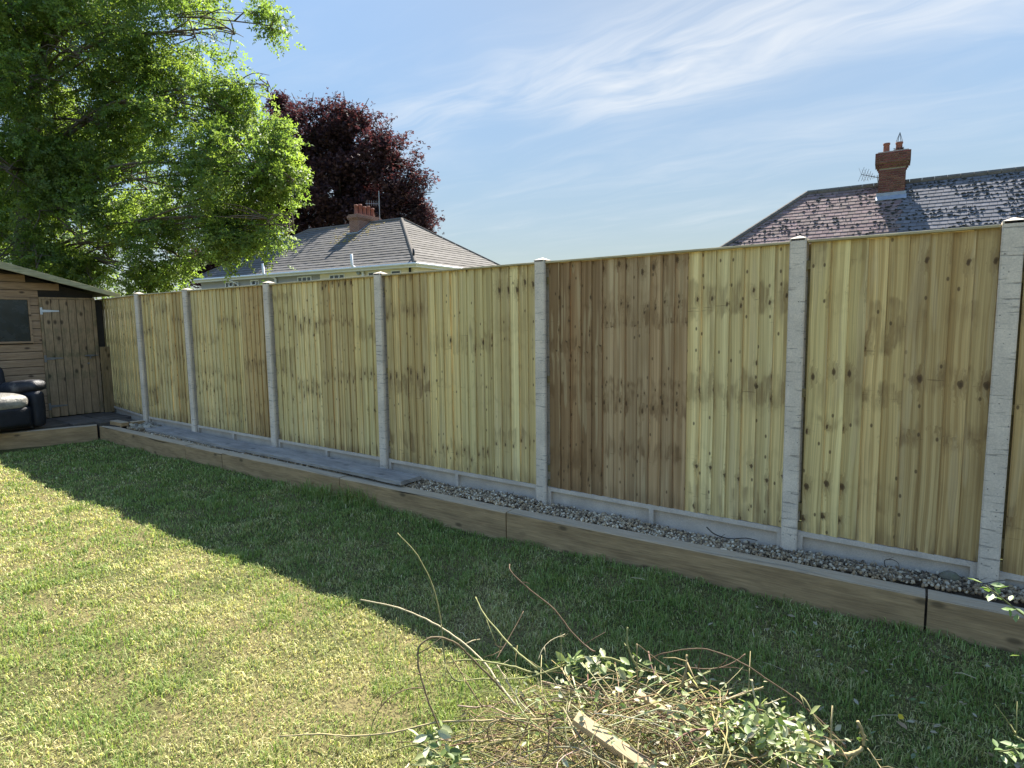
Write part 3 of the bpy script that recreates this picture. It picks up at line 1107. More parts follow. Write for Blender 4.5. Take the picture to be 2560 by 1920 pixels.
# door
door = MB()
door.box(-.018, .0, DY0, DY1, DZ0, DZ1)
door = door.build('door', 'dark_inside')
door.location = (SX, 0, 0)
spart(door)
nb_ = 6
bw = (DY1 - DY0) / nb_
for k in range(nb_):
    m = MB()
    m.box(0, .014, -bw / 2 + .0035, bw / 2 - .0035, 0, DZ1 - DZ0)
    o = m.build('door_board', 'shed_door', door, bevel=.003)
    o.location = (0.001, DY0 + bw * (k + .5), DZ0)
for zz, mt_ in ((1.62, 'galvanised'), (0.86, 'dull_steel'), (0.09, 'dull_steel')):
    m = MB()
    m.box(.016, .021, DY0 - .035, DY0 - .003, zz - .055, zz + .055)
    m.add([(.016, DY0 - .003, zz - .022), (.022, DY0 - .003, zz - .022), (.022, DY0 - .003, zz + .022), (.016, DY0 - .003, zz + .022),
           (.016, DY0 + .22, zz - .009), (.022, DY0 + .22, zz - .009), (.022, DY0 + .22, zz + .009), (.016, DY0 + .22, zz + .009)],
          [(0, 1, 2, 3), (7, 6, 5, 4), (0, 4, 5, 1), (1, 5, 6, 2), (2, 6, 7, 3), (3, 7, 4, 0)])
    m.build('hinge', mt_, door)
m = MB()
m.box(.016, .022, DY1 - .14, DY1 - .01, .865, .895)
m.tube([(.03, DY1 - .16, .88), (.03, DY1 + .03, .88)], .008, 8)
m.box(.022, .044, DY1 - .09, DY1 - .075, .83, .885)
m.build('bolt', 'dull_steel', door)
m = MB()
m.box(.016, .024, DY1 - .13, DY1 - .10, .74, .765)
m.build('padlock_hasp', 'dull_steel', door)
# door frame
m = MB()
m.box(SX - .03, SX + .012, DY0 - .034, DY0 - .003, -.095, DZ1 + .035)
m.box(SX - .03, SX + .012, DY1 + .004, DY1 + .055, -.095, DZ1 + .035)
m.box(SX - .03, SX + .010, DY0 - .003, DY1 + .004, DZ1 + .004, DZ1 + .035)
spart(m.build('door_frame', 'shed_door'))
# window
win = MB()
win.box(SX - .012, SX - .006, WY0, WY1, WZ0, WZ1)
win = win.build('window', 'shed_glass')
spart(win)
m = MB()
m.box(SX - .03, SX + .012, WY0 - .03, WY1 + .03, WZ0 - .03, WZ0)
m.box(SX - .03, SX + .012, WY0 - .03, WY1 + .03, WZ1, WZ1 + .03)
m.box(SX - .03, SX + .010, WY0 - .03, WY0, WZ0, WZ1)
m.box(SX - .03, SX + .010, WY1, WY1 + .03, WZ0, WZ1)
o = m.build('window_frame', 'shed_clad', win)
o.location = SO * 0
o.matrix_parent_inverse = Matrix()
# roof with deep overhang to the front
for s in (-1, 1):
    m = MB()
    ye = RIDGE_Y + s * HALF
    ze, zr = 1.885, 1.885 + .275 * HALF
    xb, xf = SX - 2.75, -11.455
    V = []
    for x in (xb, xf):
        V += [(x, ye, ze), (x, RIDGE_Y, zr), (x, RIDGE_Y, zr + .022), (x, ye, ze + .022)]
    m.add(V, [(0, 1, 2, 3), (7, 6, 5, 4), (0, 4, 5, 1), (2, 6, 7, 3), (0, 3, 7, 4), (1, 5, 6, 2)])
    spart(m.build('roof', 'roof_felt'))
    m = MB()
    V = []
    for x in (-11.452, -11.430):
        V += [(x, ye, ze - .048), (x, RIDGE_Y, zr - .090), (x, RIDGE_Y, zr + .028), (x, ye, ze + .022)]
    m.add(V, [(0, 1, 2, 3), (7, 6, 5, 4), (0, 4, 5, 1), (2, 6, 7, 3), (0, 3, 7, 4), (1, 5, 6, 2)])
    spart(m.build('fascia', 'shed_fascia', bevel=.003))

# short panel closing the gap between shed corner and fence
lp = empty('low_panel', (-11.62, 0.155, -0.098))
tag(lp, 'low brown plank panel closing the gap between shed and fence', 'panel')
for k in range(3):
    m = MB()
    m.box(-.009, .009, -.024, .024, 0, 1.12)
    o = m.build('board', 'low_panel_wood', lp, bevel=.002)
    o.location = (0, -.050 + .0495 * k, 0)
m = MB()
m.box(-.035, -.0095, -.072, .07, .15, .21)
m.box(-.035, -.0095, -.072, .07, .85, .91)
m.build('batten', 'low_panel_wood', lp)

# ------------------------------------------------------------------ black leather armchair
chair = empty('leather_armchair', (-10.98, -1.50, -0.098), R(12))
tag(chair, 'worn black leather recliner armchair on the patio in front of the shed', 'armchair')
rounded('base', (.66, .66, .30), (.0, -.02, .18), 'leather', chair, .05)
rounded('seat_cushion', (.70, .56, .20), (.05, -.06, .40), 'leather_seat_sheen', chair, .08, puff=.05)
rounded('footrest_panel', (.11, .56, .28), (.35, -.06, .20), 'leather', chair, .05, puff=.0)
rounded('backrest', (.24, .64, .58), (-.30, -.06, .62), 'leather', chair, .09, rot=(0, R(-12), 0))
rounded('arm_panel', (.74, .18, .52), (.02, .345, .28), 'leather', chair, .07)
rounded('arm_panel', (.74, .18, .52), (.02, -.465, .28), 'leather', chair, .07)
rounded('arm_pad', (.80, .25, .15), (-.04, .295, .575), 'leather_worn', chair, .07, rot=(0, R(-7), R(16)), puff=.04)
rounded('arm_pad', (.76, .24, .15), (.0, -.46, .575), 'leather_worn', chair, .07, rot=(0, R(-7), R(-4)), puff=.04)
rounded('headrest', (.15, .46, .26), (-.29, -.12, .79), 'blue_cloth', chair, .06, rot=(0, R(-10), 0))
for sx_ in (-.26, .26):
    for sy2 in (-.40, .28):
        m = MB()
        m.tube([(sx_, sy2, 0), (sx_, sy2, .03)], .025, 10)
        m.build('foot', 'black_plastic', chair)

# ================================================================== left house (semi-detached, hipped roof)
LW, RUN, EAVE, RISE = 18.6, 5.19, 4.68, 3.30
hl = empty('semi_detached_house', (-21.66, 17.808, -0.35), math.atan2(0.0958, 0.9954))
tag(hl, 'semi-detached house with grey slate hipped roof, half grey and half cream walls', 'house')
SLOPE = RISE / RUN
# walls
WT = EAVE - 0.06
def wall_block(x0, x1, mat):
    m = MB()
    m.box(x0, x1, .38, 2 * RUN - .38, 0, WT)
    return m.build('wall', mat, hl)
wall_block(-LW + .4, -7.19, 'render_grey')
wall_block(-7.18, -.40, 'render_cream')
# windows: frame, two sashes with panes
def window(x0, x1, ztop, h, nsash, tilt=0.0):
    f = MB()
    y = .36
    t_ = .06
    f.box(x0, x1, y - .03, y + .03, ztop - t_, ztop)
    f.box(x0, x1, y - .03, y + .03, ztop - h, ztop - h + t_)
    wd = (x1 - x0) / nsash
    for k in range(nsash + 1):
        xx = min(max(x0 + wd * k, x0 + t_ / 2), x1 - t_ / 2)
        f.box(xx - t_ / 2, xx + t_ / 2, y - .032, y + .028, ztop - h + t_, ztop - t_)
    w_ = f.build('window', 'white_plastic', hl)
    for k in range(nsash):
        p = MB()
        a, b = x0 + wd * k + t_ * .8, x0 + wd * (k + 1) - t_ * .8
        p.box(a, b, y - .005, y + .004, ztop - h + t_, ztop - t_)
        p.build('pane', 'window_glass', w_)
    s = MB()
    s.box(x0 - .08, x1 + .08, y - .12, y + .018, ztop - h - .07, ztop - h - .002)
    s.build('sill', 'white_plastic', w_)
    if tilt:
        s = MB()
        a, b = x0 + t_, x1 - t_
        s.bar(((a + b) / 2 - .2, y - .10, ztop - .30), ((a + b) / 2 + .2, y - .10, ztop - .30), .04, .04)
        s.bar(((a + b) / 2 - .2, y - .03, ztop - .06), ((a + b) / 2 - .2, y - .10, ztop - .30), .04, .04)
        s.bar(((a + b) / 2 + .2, y - .03, ztop - .06), ((a + b) / 2 + .2, y - .10, ztop - .30), .04, .04)
        s.build('open_vent', 'white_plastic', w_)
for (a, b, ns, tl) in ((-15.65, -14.36, 3, 1), (-13.18, -12.43, 1, 1), (-8.98, -7.84, 3, 0), (-6.40, -5.23, 3, 1), (-3.52, -2.87, 1, 0), (-1.92, -1.24, 1, 0)):
    window(a, b, 4.42, 1.05, ns, tl)
# roof shell
m = MB()
z0 = EAVE
A, B_, C_, D_ = (-LW, 0, z0), (0, 0, z0), (0, 2 * RUN, z0), (-LW, 2 * RUN, z0)
P, Q = (-LW + RUN, RUN, z0 + RISE), (-RUN, RUN, z0 + RISE)
m.add([A, B_, C_, D_, P, Q], [(0, 1, 5, 4), (1, 2, 5), (2, 3, 4, 5), (3, 0, 4), (3, 2, 1, 0)])
roofL = m.build('roof', 'course_tile', hl)
roofL.color = (0.13, 0.13, 0.14, 1)
NC = 19
sl_len = math.hypot(RUN, RISE)
cs, sn = RUN / sl_len, RISE / sl_len
for face in ('front', 'hip'):
    for k in range(NC):
        a, b = k / NC, (k + 1.06) / NC
        b = min(b, 1.0)
        seg = []
        # split each course along its length so every strip differs a little and its edge is uneven
        if face == 'front':
            xl = lambda s: -LW + RUN * s
            xr = lambda s: -RUN * s
            L0, L1 = xl(a), xr(a)
        else:
            L0, L1 = RUN * a, 2 * RUN - RUN * a
        n = max(2, int((L1 - L0) / 0.33))
        mb = MB()
        V, F = [], []
        for j in range(n + 1):
            u = j / n
            for (s, hh) in ((a, .002), (a, .030 + random.uniform(-.007, .009)), (b, .006)):
                if face == 'front':
                    x = xl(s) + (xr(s) - xl(s)) * u
                    p0 = Vector((x, RUN * s, z0 + RISE * s))
                    nv = Vector((0, -sn, cs))
                else:
                    y = RUN * s + (2 * RUN - 2 * RUN * s) * u
                    p0 = Vector((-RUN * s, y, z0 + RISE * s))
                    nv = Vector((sn, 0, cs))
                V.append(p0 + nv * hh)
            if j:
                o_ = 3 * j
                F += [(o_ - 3, o_, o_ + 1, o_ - 2), (o_ - 2, o_ + 1, o_ + 2, o_ - 1)]
        mb.add(V, F)
        o = mb.build('tile_course', 'course_tile', roofL)
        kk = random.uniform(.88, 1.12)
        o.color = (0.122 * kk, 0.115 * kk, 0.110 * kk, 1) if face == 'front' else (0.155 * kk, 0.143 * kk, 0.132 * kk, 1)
# ridge and hip tiles
def ridge(parent, a, b, step, r, mat='ridge_tile', name='ridge_tile'):
    a, b = Vector(a), Vector(b)
    n = max(1, round((b - a).length / step))
    for k in range(n):
        m = MB()
        p, q = a.lerp(b, k / n), a.lerp(b, (k + .97) / n)
        m.tube([p, q], r, 8)
        m.build(name, mat, parent, smooth=False)
ridge(roofL, P, Q, .45, .11)
ridge(roofL, Q, B_, .45, .10)
ridge(roofL, Q, C_, .9, .10)
ridge(roofL, P, A, .9, .10)
# lichen patches on the roof below the chimney
m = MB()
for k in range(160):
    s = random.uniform(.55, .98)
    x = -8.0 + random.gauss(0, 1.0) * (.4 + s * .4)
    p = Vector((x, RUN * s, z0 + RISE * s)) + Vector((0, -sn, cs)) * .034
    r_ = random.uniform(.03, .10)
    m.add([p + Vector((r_ * math.cos(q) * random.uniform(.7, 1.2), r_ * math.sin(q) * cs, r_ * math.sin(q) * sn)) for q in (0, 1.05, 2.1, 3.14, 4.19, 5.24)] + [p + Vector((0, -sn, cs)) * .012],
          [(i, (i + 1) % 6, 6) for i in range(6)])
plain('lichen', (0.22, 0.17, 0.05), 0.95, 0.3, 20)
tag(m.build('lichen', 'lichen', roofL), kind='stuff')
# fascia, gutter
m = MB()
m.box(-LW + .05, -.05, .03, .055, EAVE - .20, EAVE - .01)
m.box(-.055, -.03, .056, 2 * RUN - .05, EAVE - .20, EAVE - .01)
m.build('fascia_board', 'white_plastic', hl)
m = MB()
m.tube([(-LW - .05, -.06, EAVE - .04), (.06, -.06, EAVE - .04)], .062, 8)
m.tube([(.06, -.06, EAVE - .042), (.06, 2 * RUN, EAVE - .042)], .060, 8)
m.build('gutter', 'white_plastic', hl)
m = MB()
m.box(-LW + .1, -.1, .056, .379, EAVE - .20, EAVE - .18)
m.build('soffit', 'white_plastic', hl)
# pipes
def pipe(pts, r, mat, name='drainpipe'):
    m = MB()
    m.tube(pts, r, 8)
    return m.build(name, mat, hl, smooth=True)
pipe([(-14.75, -.06, EAVE - .07), (-14.75, -.02, EAVE - .18), (-14.28, .28, EAVE - .48), (-14.28, .28, 0)], .05, 'white_plastic')
pipe([(-11.37, -.10, 5.28), (-11.37, -.10, 4.72), (-11.30, -.05, 4.62), (-10.82, .24, 4.46), (-10.78, .27, 4.36), (-10.78, .27, 0)], .075, 'white_plastic', 'soil_pipe')
pipe([(-4.22, -.10, 5.36), (-4.22, -.10, 4.80), (-4.15, -.05, 4.68), (-3.84, .24, 4.50), (-3.80, .27, 4.38), (-3.80, .27, 0)], .075, 'white_plastic', 'soil_pipe')
pipe([(-.62, .30, EAVE - .06), (-.62, .30, 0)], .06, 'black_plastic')
pipe([(-.55, .55, EAVE + .30), (-.55, .55, EAVE + .78)], .06, 'black_plastic', 'flue')
m = MB()
m.tube([(-4.15, .26, 4.42), (-4.15, .33, 4.42)], .12, 12)
m.build('boiler_flue', 'lead', hl)
# chimney with five pots
ch = MB()
cx0, cx1, cy0, cy1 = -8.52, -7.74, 4.15, 6.05
ch.box(cx0, cx1, cy0, cy1, 6.6, 8.10)
ch.box(cx0 - .05, cx1 + .05, cy0 - .05, cy1 + .05, 8.10, 8.18)
ch.box(cx0 - .10, cx1 + .10, cy0 - .10, cy1 + .10, 8.18, 8.34)
ch.box(cx0 - .04, cx1 + .04, cy0 - .04, cy1 + .04, 8.34, 8.42)
t = new_mat('brickwork_far')
oc = t.n('ShaderNodeTexCoord').outputs['Object']
x, y, z = t.sep(oc)
bt = t.n('ShaderNodeTexBrick', offset=0.5)
t.put(bt, 'Vector', t.comb(t.math('ADD', x, y), z, 0.0))
t.put(bt, 'Color1', (0.25, 0.115, 0.08))
t.put(bt, 'Color2', (0.18, 0.085, 0.062))
t.put(bt, 'Mortar', (0.34, 0.28, 0.23))
for k_, v_2 in (('Scale', 1.0), ('Mortar Size', .008), ('Brick Width', .225), ('Row Height', .075), ('Bias', 0.0)):
    bt.inputs[k_].default_value = v_2
finish(t, bt.outputs['Color'], 0.9, t.bump(bt.outputs['Fac'], -0.6, 0.01), 0.2)
chim = ch.build('chimney', 'brickwork_far', hl)
for k in range(5):
    yk = cy0 + .22 + k * (cy1 - cy0 - .44) / 4
    m = MB()
    zt = 9.02 + .08 * (k % 2)
    prof = [(.125, 8.40), (.13, 8.50), (.11, 8.55), (.10, zt - .12), (.125, zt - .10), (.125, zt - .04), (.10, zt), (.075, zt), (.07, zt - .2)]
    n = 12
    V = [((cx0 + cx1) / 2 + r_ * math.cos(2 * math.pi * i / n), yk + r_ * math.sin(2 * math.pi * i / n), zz) for r_, zz in prof for i in range(n)]
    F = [(j * n + i, j * n + (i + 1) % n, (j + 1) * n + (i + 1) % n, (j + 1) * n + i) for j in range(len(prof) - 1) for i in range(n)]
    F.append(tuple((len(prof) - 1) * n + i for i in range(n)))
    m.add(V, F)
    m.build('chimney_pot', 'terracotta', chim, smooth=True)
m = MB()      # lead flashing down the side and along the front
def onr(x, y):
    return (x, y, z0 + SLOPE * y)
m.bar(onr(cx0 - .05, cy0 - .12), onr(cx1 + .08, cy0 - .12), .22, .06)
m.bar(onr(cx1 + .05, cy0 - .10), onr(cx1 + .05, RUN), .12, .09)
m.build('flashing', 'lead', chim)
m = MB()
m.tube([(-7.60, 5.9, 7.9), (-7.60, 5.9, 10.05)], .022, 6)
m.tube([(-7.60, 5.9, 9.25), (-8.4, 5.5, 9.30)], .012, 5)
for k in range(6):
    px_ = -7.65 - .13 * k
    m.tube([(px_, 5.87 - .065 * k, 9.12 + .01 * k), (px_, 5.87 - .065 * k, 9.44 + .01 * k)], .008, 4)
m.build('aerial', 'aerial_metal', chim)

# ================================================================== right house (tiled roof seen over the fence)
hr = empty('brick_chimney_house', (-4.423, 20.528, -0.35), math.atan2(0.069, 0.9976))
tag(hr, 'house with mossy tiled hip roof, half red and half blue grey, and brick chimney', 'house')
RZ, PM, DEP, RLEN = 6.198, 0.83, 4.6, 13.0
ev = RZ - PM * DEP
m = MB()
m.box(-DEP + .35, RLEN, -DEP + .35, DEP - .35, 0, ev - .02)
m.build('wall', 'render_cream', hr)
m = MB()
A2, B2, C2, D2 = (-DEP, -DEP, ev), (RLEN + .3, -DEP, ev), (RLEN + .3, DEP, ev), (-DEP, DEP, ev)
P2, Q2 = (0, 0, RZ), (RLEN + .3, 0, RZ)
m.add([A2, B2, C2, D2, P2, Q2], [(0, 1, 5, 4), (1, 2, 5), (2, 3, 4, 5), (3, 0, 4), (3, 2, 1, 0)])
roofR = m.build('roof', 'roof_tile_mass', hr)
roofR.data.color_attributes.new('col', 'FLOAT_COLOR', 'POINT').data.foreach_set('color', [0.10, 0.075, 0.075, 1] * 6)
CHX = 2.60
gl, tw, th = 0.205, 0.20, 0.015
sl2 = math.hypot(1, PM)
ce, se = 1 / sl2, PM / sl2
tm = MB()
tm.box(-tw / 2 + .004, tw / 2 - .004, 0, .27, 0, th)
TILE = mb_mesh(tm, 'roof_tile', 'roof_tile_piece')
tilt = math.atan(PM) - math.atan2(th, gl) * 1.0
pos = []
nrow = int(DEP * sl2 / gl)
for k in range(nrow):
    s = k * gl + .05                       # distance down the slope from the ridge to the tile's lower edge
    dpt = (s + gl) * ce
    x = -dpt + tw * .5 + (tw / 2 if k % 2 else 0)
    while x < RLEN:
        pos.append((x, s + gl, k))
        x += tw
def tile_col(x):
    if x < CHX + .25:
        kk = random.uniform(.8, 1.2)
        return (0.205 * kk, 0.150 * kk * random.uniform(.95, 1.05), 0.140 * kk)
    kk = random.uniform(.85, 1.12)
    return (0.150 * kk, 0.148 * kk, 0.160 * kk)
def tile_frame(x, s):
    y = -s * ce
    z = RZ - s * se
    return Vector((x, y, z))
vis = [p for p in pos if -2.6 < p[0] < 6.4 and p[2] < 15]
vis.sort(key=lambda p: -p[2])
chosen = set(vis[:300])
rest = MB()
mt0 = Matrix.Rotation(tilt, 4, 'X')
for p in pos:
    loc = tile_frame(p[0], p[1]) + Vector((0, -se, ce)) * (.012 + random.uniform(0, .004))
    c = tile_col(p[0])
    tw_ = R(random.uniform(-1.2, 1.2))
    if p in chosen:
        o = bpy.data.objects.new('roof_tile', TILE)
        link(o, roofR)
        o.location = loc
        o.rotation_euler = (tilt, tw_, 0)
        o.color = (*c, 1)
    elif p[0] < 9:
        rest.box(-tw / 2 + .004, tw / 2 - .004, 0, .27, 0, th, c, Matrix.Translation(loc) @ mt0)
tag(rest.build('roof_tiles', 'roof_tile_mass', roofR), kind='stuff')
m = MB()      # clumps of moss lying on tile edges
for k in range(2000):
    x = random.uniform(-2.6, 6.4)
    if x < CHX - .4 and random.random() < .60:
        continue
    rowk = random.randint(0, 16)
    s = (rowk + 1) * gl + .05 - random.uniform(-.02, .09)
    if x < -s * ce:
        continue
    if mnoise.noise(Vector((x * .9, s * 1.1, 3))) < -.15:
        continue
    p = tile_frame(x, s) + Vector((0, -se, ce)) * .028
    rx, ry = random.uniform(.02, .075), random.uniform(.02, .05)
    ring = []
    for q in range(7):
        an = 2 * math.pi * q / 7
        kx = random.uniform(.65, 1.2)
        ring.append(p + Vector((rx * math.cos(an) * kx, ry * math.sin(an) * ce * kx, ry * math.sin(an) * se * kx)))
    m.add(ring + [p + Vector((0, -se, ce)) * random.uniform(.015, .035)], [(i, (i + 1) % 7, 7) for i in range(7)])
tag(m.build('moss', 'moss', roofR), kind='stuff')
ridge(roofR, (0, 0, RZ + .01), (9.0, 0, RZ + .01), .34, .105)
ridge(roofR, (0, 0, RZ + .01), (-DEP, -DEP, ev + .01), .34, .095, name='hip_tile')
ridge(roofR, (0, 0, RZ + .01), (-DEP, DEP, ev + .01), .8, .095, name='hip_tile')
# chimney: mortar core with single bricks laid in courses
c0x, c1x, c0y, c1y = 2.225, 2.975, -0.60, 0.08
core = MB()
core.box(c0x + .008, c1x - .008, c0y + .008, c1y - .008, 5.2, 6.70)
core.box(c0x - .107, c1x + .107, c0y - .107, c1y + .107, 6.80, 7.13)
core.box(c0x - .062, c1x + .062, c0y - .062, c1y + .062, 6.72, 6.80)
core.box(c0x - .027, c1x + .027, c0y - .027, c1y + .027, 6.65, 6.72)
chR = core.build('chimney', 'mortar', hr)
BR = MB()
BR.box(-.1055, .1055, -.012, .012, -.0285, .0285)
BRICK = mb_mesh(BR, 'brick', 'brick_clay', bevel=.004)
BH = MB()
BH.box(-.0505, .0505, -.012, .012, -.0285, .0285)
HALF = mb_mesh(BH, 'brick', 'brick_clay', bevel=.004)
def lay(p0, p1, z, shift):
    """one course of bricks on a wall face from p0 to p1 (2-D), outward normal to the right of p0->p1"""
    a, b = Vector((*p0, 0)), Vector((*p1, 0))
    d = (b - a)
    L = d.length
    d.normalize()
    ang = math.atan2(d.y, d.x)
    u = 0.0
    first = True
    while u < L - .02:
        ln = .2155
        if first and shift:
            ln = .1055
        first = False
        if u + ln > L:
            ln = L - u
        if ln < .04:
            break
        o = bpy.data.objects.new('brick', BRICK if ln > .15 else HALF)
        link(o, chR)
        o.location = (a.x + d.x * (u + ln / 2), a.y + d.y * (u + ln / 2), z)
        o.rotation_euler = (0, 0, ang)
        o.scale = ((ln - .006) / (.211 if ln > .15 else .101), 1, 1)
        k = random.uniform(.72, 1.25)
        o.color = (0.165 * k, 0.066 * k * random.uniform(.85, 1.2), 0.054 * k, 1)
        u += ln
def stack(x0, x1, y0, y1, z, k):
    lay((x0, y0), (x1, y0), z, k % 2)
    lay((x1, y0), (x1, y1), z, (k + 1) % 2)
    lay((x0, y1), (x0, y0), z, (k + 1) % 2)
k = 0
z = 5.28
while z < 6.63:
    stack(c0x, c1x, c0y, c1y, z, k)
    z += .0712
    k += 1
zz = 6.675
while zz < 7.13:
    e_ = .035 if zz < 6.70 else (.07 if zz < 6.77 else .115)
    stack(c0x - e_, c1x + e_, c0y - e_, c1y + e_, zz, k)
    zz += .0712
    k += 1
m = MB()
m.box(c0x - .06, c1x + .06, c0y - .05, c1y + .05, 7.13, 7.175)
m.build('flaunching', 'mortar', chR)
m = MB()
m.box(c0x - .05, c1x + .05, c0y - .040, c0y - .018, 5.66, 5.84)
m.bar((c0x - .06, c0y - .13, 5.645), (c1x + .06, c0y - .13, 5.645), .24, .03, up=(0, -se, ce))
m.build('flashing', 'lead', chR)
def pot(x, y, zb, zt, r0, parent):
    prof = [(r0 * 1.25, zb), (r0 * 1.2, zb + .06), (r0, zb + .09), (r0 * .92, zt - .07), (r0 * 1.1, zt - .05), (r0 * 1.1, zt), (r0 * .8, zt), (r0 * .75, zt - .15)]
    n = 12
    m = MB()
    V = [(x + r_ * math.cos(2 * math.pi * i / n), y + r_ * math.sin(2 * math.pi * i / n), zz) for r_, zz in prof for i in range(n)]
    F = [(j * n + i, j * n + (i + 1) % n, (j + 1) * n + (i + 1) % n, (j + 1) * n + i) for j in range(len(prof) - 1) for i in range(n)]
    F.append(tuple((len(prof) - 1) * n + i for i in range(n)))
    m.add(V, F)
    return m.build('chimney_pot', 'terracotta', parent, smooth=True)
pot(2.40, -.28, 7.165, 7.52, .095, chR)
pot(2.76, -.28, 7.165, 7.50, .100, chR)
m = MB()      # wire bird guard and a scrap of nest on the right pot
for q in range(6):
    an = 2 * math.pi * q / 6
    m.tube([(2.76 + .10 * math.cos(an), -.28 + .10 * math.sin(an), 7.49), (2.76 + .05 * math.cos(an), -.28 + .05 * math.sin(an), 7.66), (2.765, -.28, 7.82)], .009, 4)
m.build('bird_guard', 'dull_steel', chR)
m = MB()
for q in range(46):
    an, an2 = random.uniform(0, 6.28), random.uniform(0, 6.28)
    r1, r2 = random.uniform(.09, .15), random.uniform(.14, .22)
    m.tube([(2.76 + r1 * math.cos(an), -.28 + r1 * math.sin(an), random.uniform(7.19, 7.28)), (2.76 + r2 * math.cos(an2) * .9, -.28 + r2 * math.sin(an2) * .7, random.uniform(7.19, 7.34))], .008, 4)
tag(m.build('nest', 'bark_dark', chR), kind='stuff')
m = MB()      # television aerial on the left of the stack
m.tube([(c0x - .02, -.3, 6.42), (1.70, -.55, 6.55)], .012, 5)
m.tube([(c0x - .01, -.3, 6.15), (c0x - .06, -.32, 6.50)], .012, 5)
for q in range(6):
    u = .25 + q * .15
    bx, by, bz = c0x - .02 - .5 * u, -.3 - .25 * u, 6.42 + .13 * u
    hh = .05 + .05 * q * (1 if q < 4 else .7)
    m.tube([(bx - hh * .35, by, bz - hh), (bx + hh * .35, by, bz + hh)], .008, 4)
    m.tube([(bx + hh * .35, by, bz - hh), (bx - hh * .35, by, bz + hh)], .006, 4)
m.build('aerial', 'aerial_metal', chR)

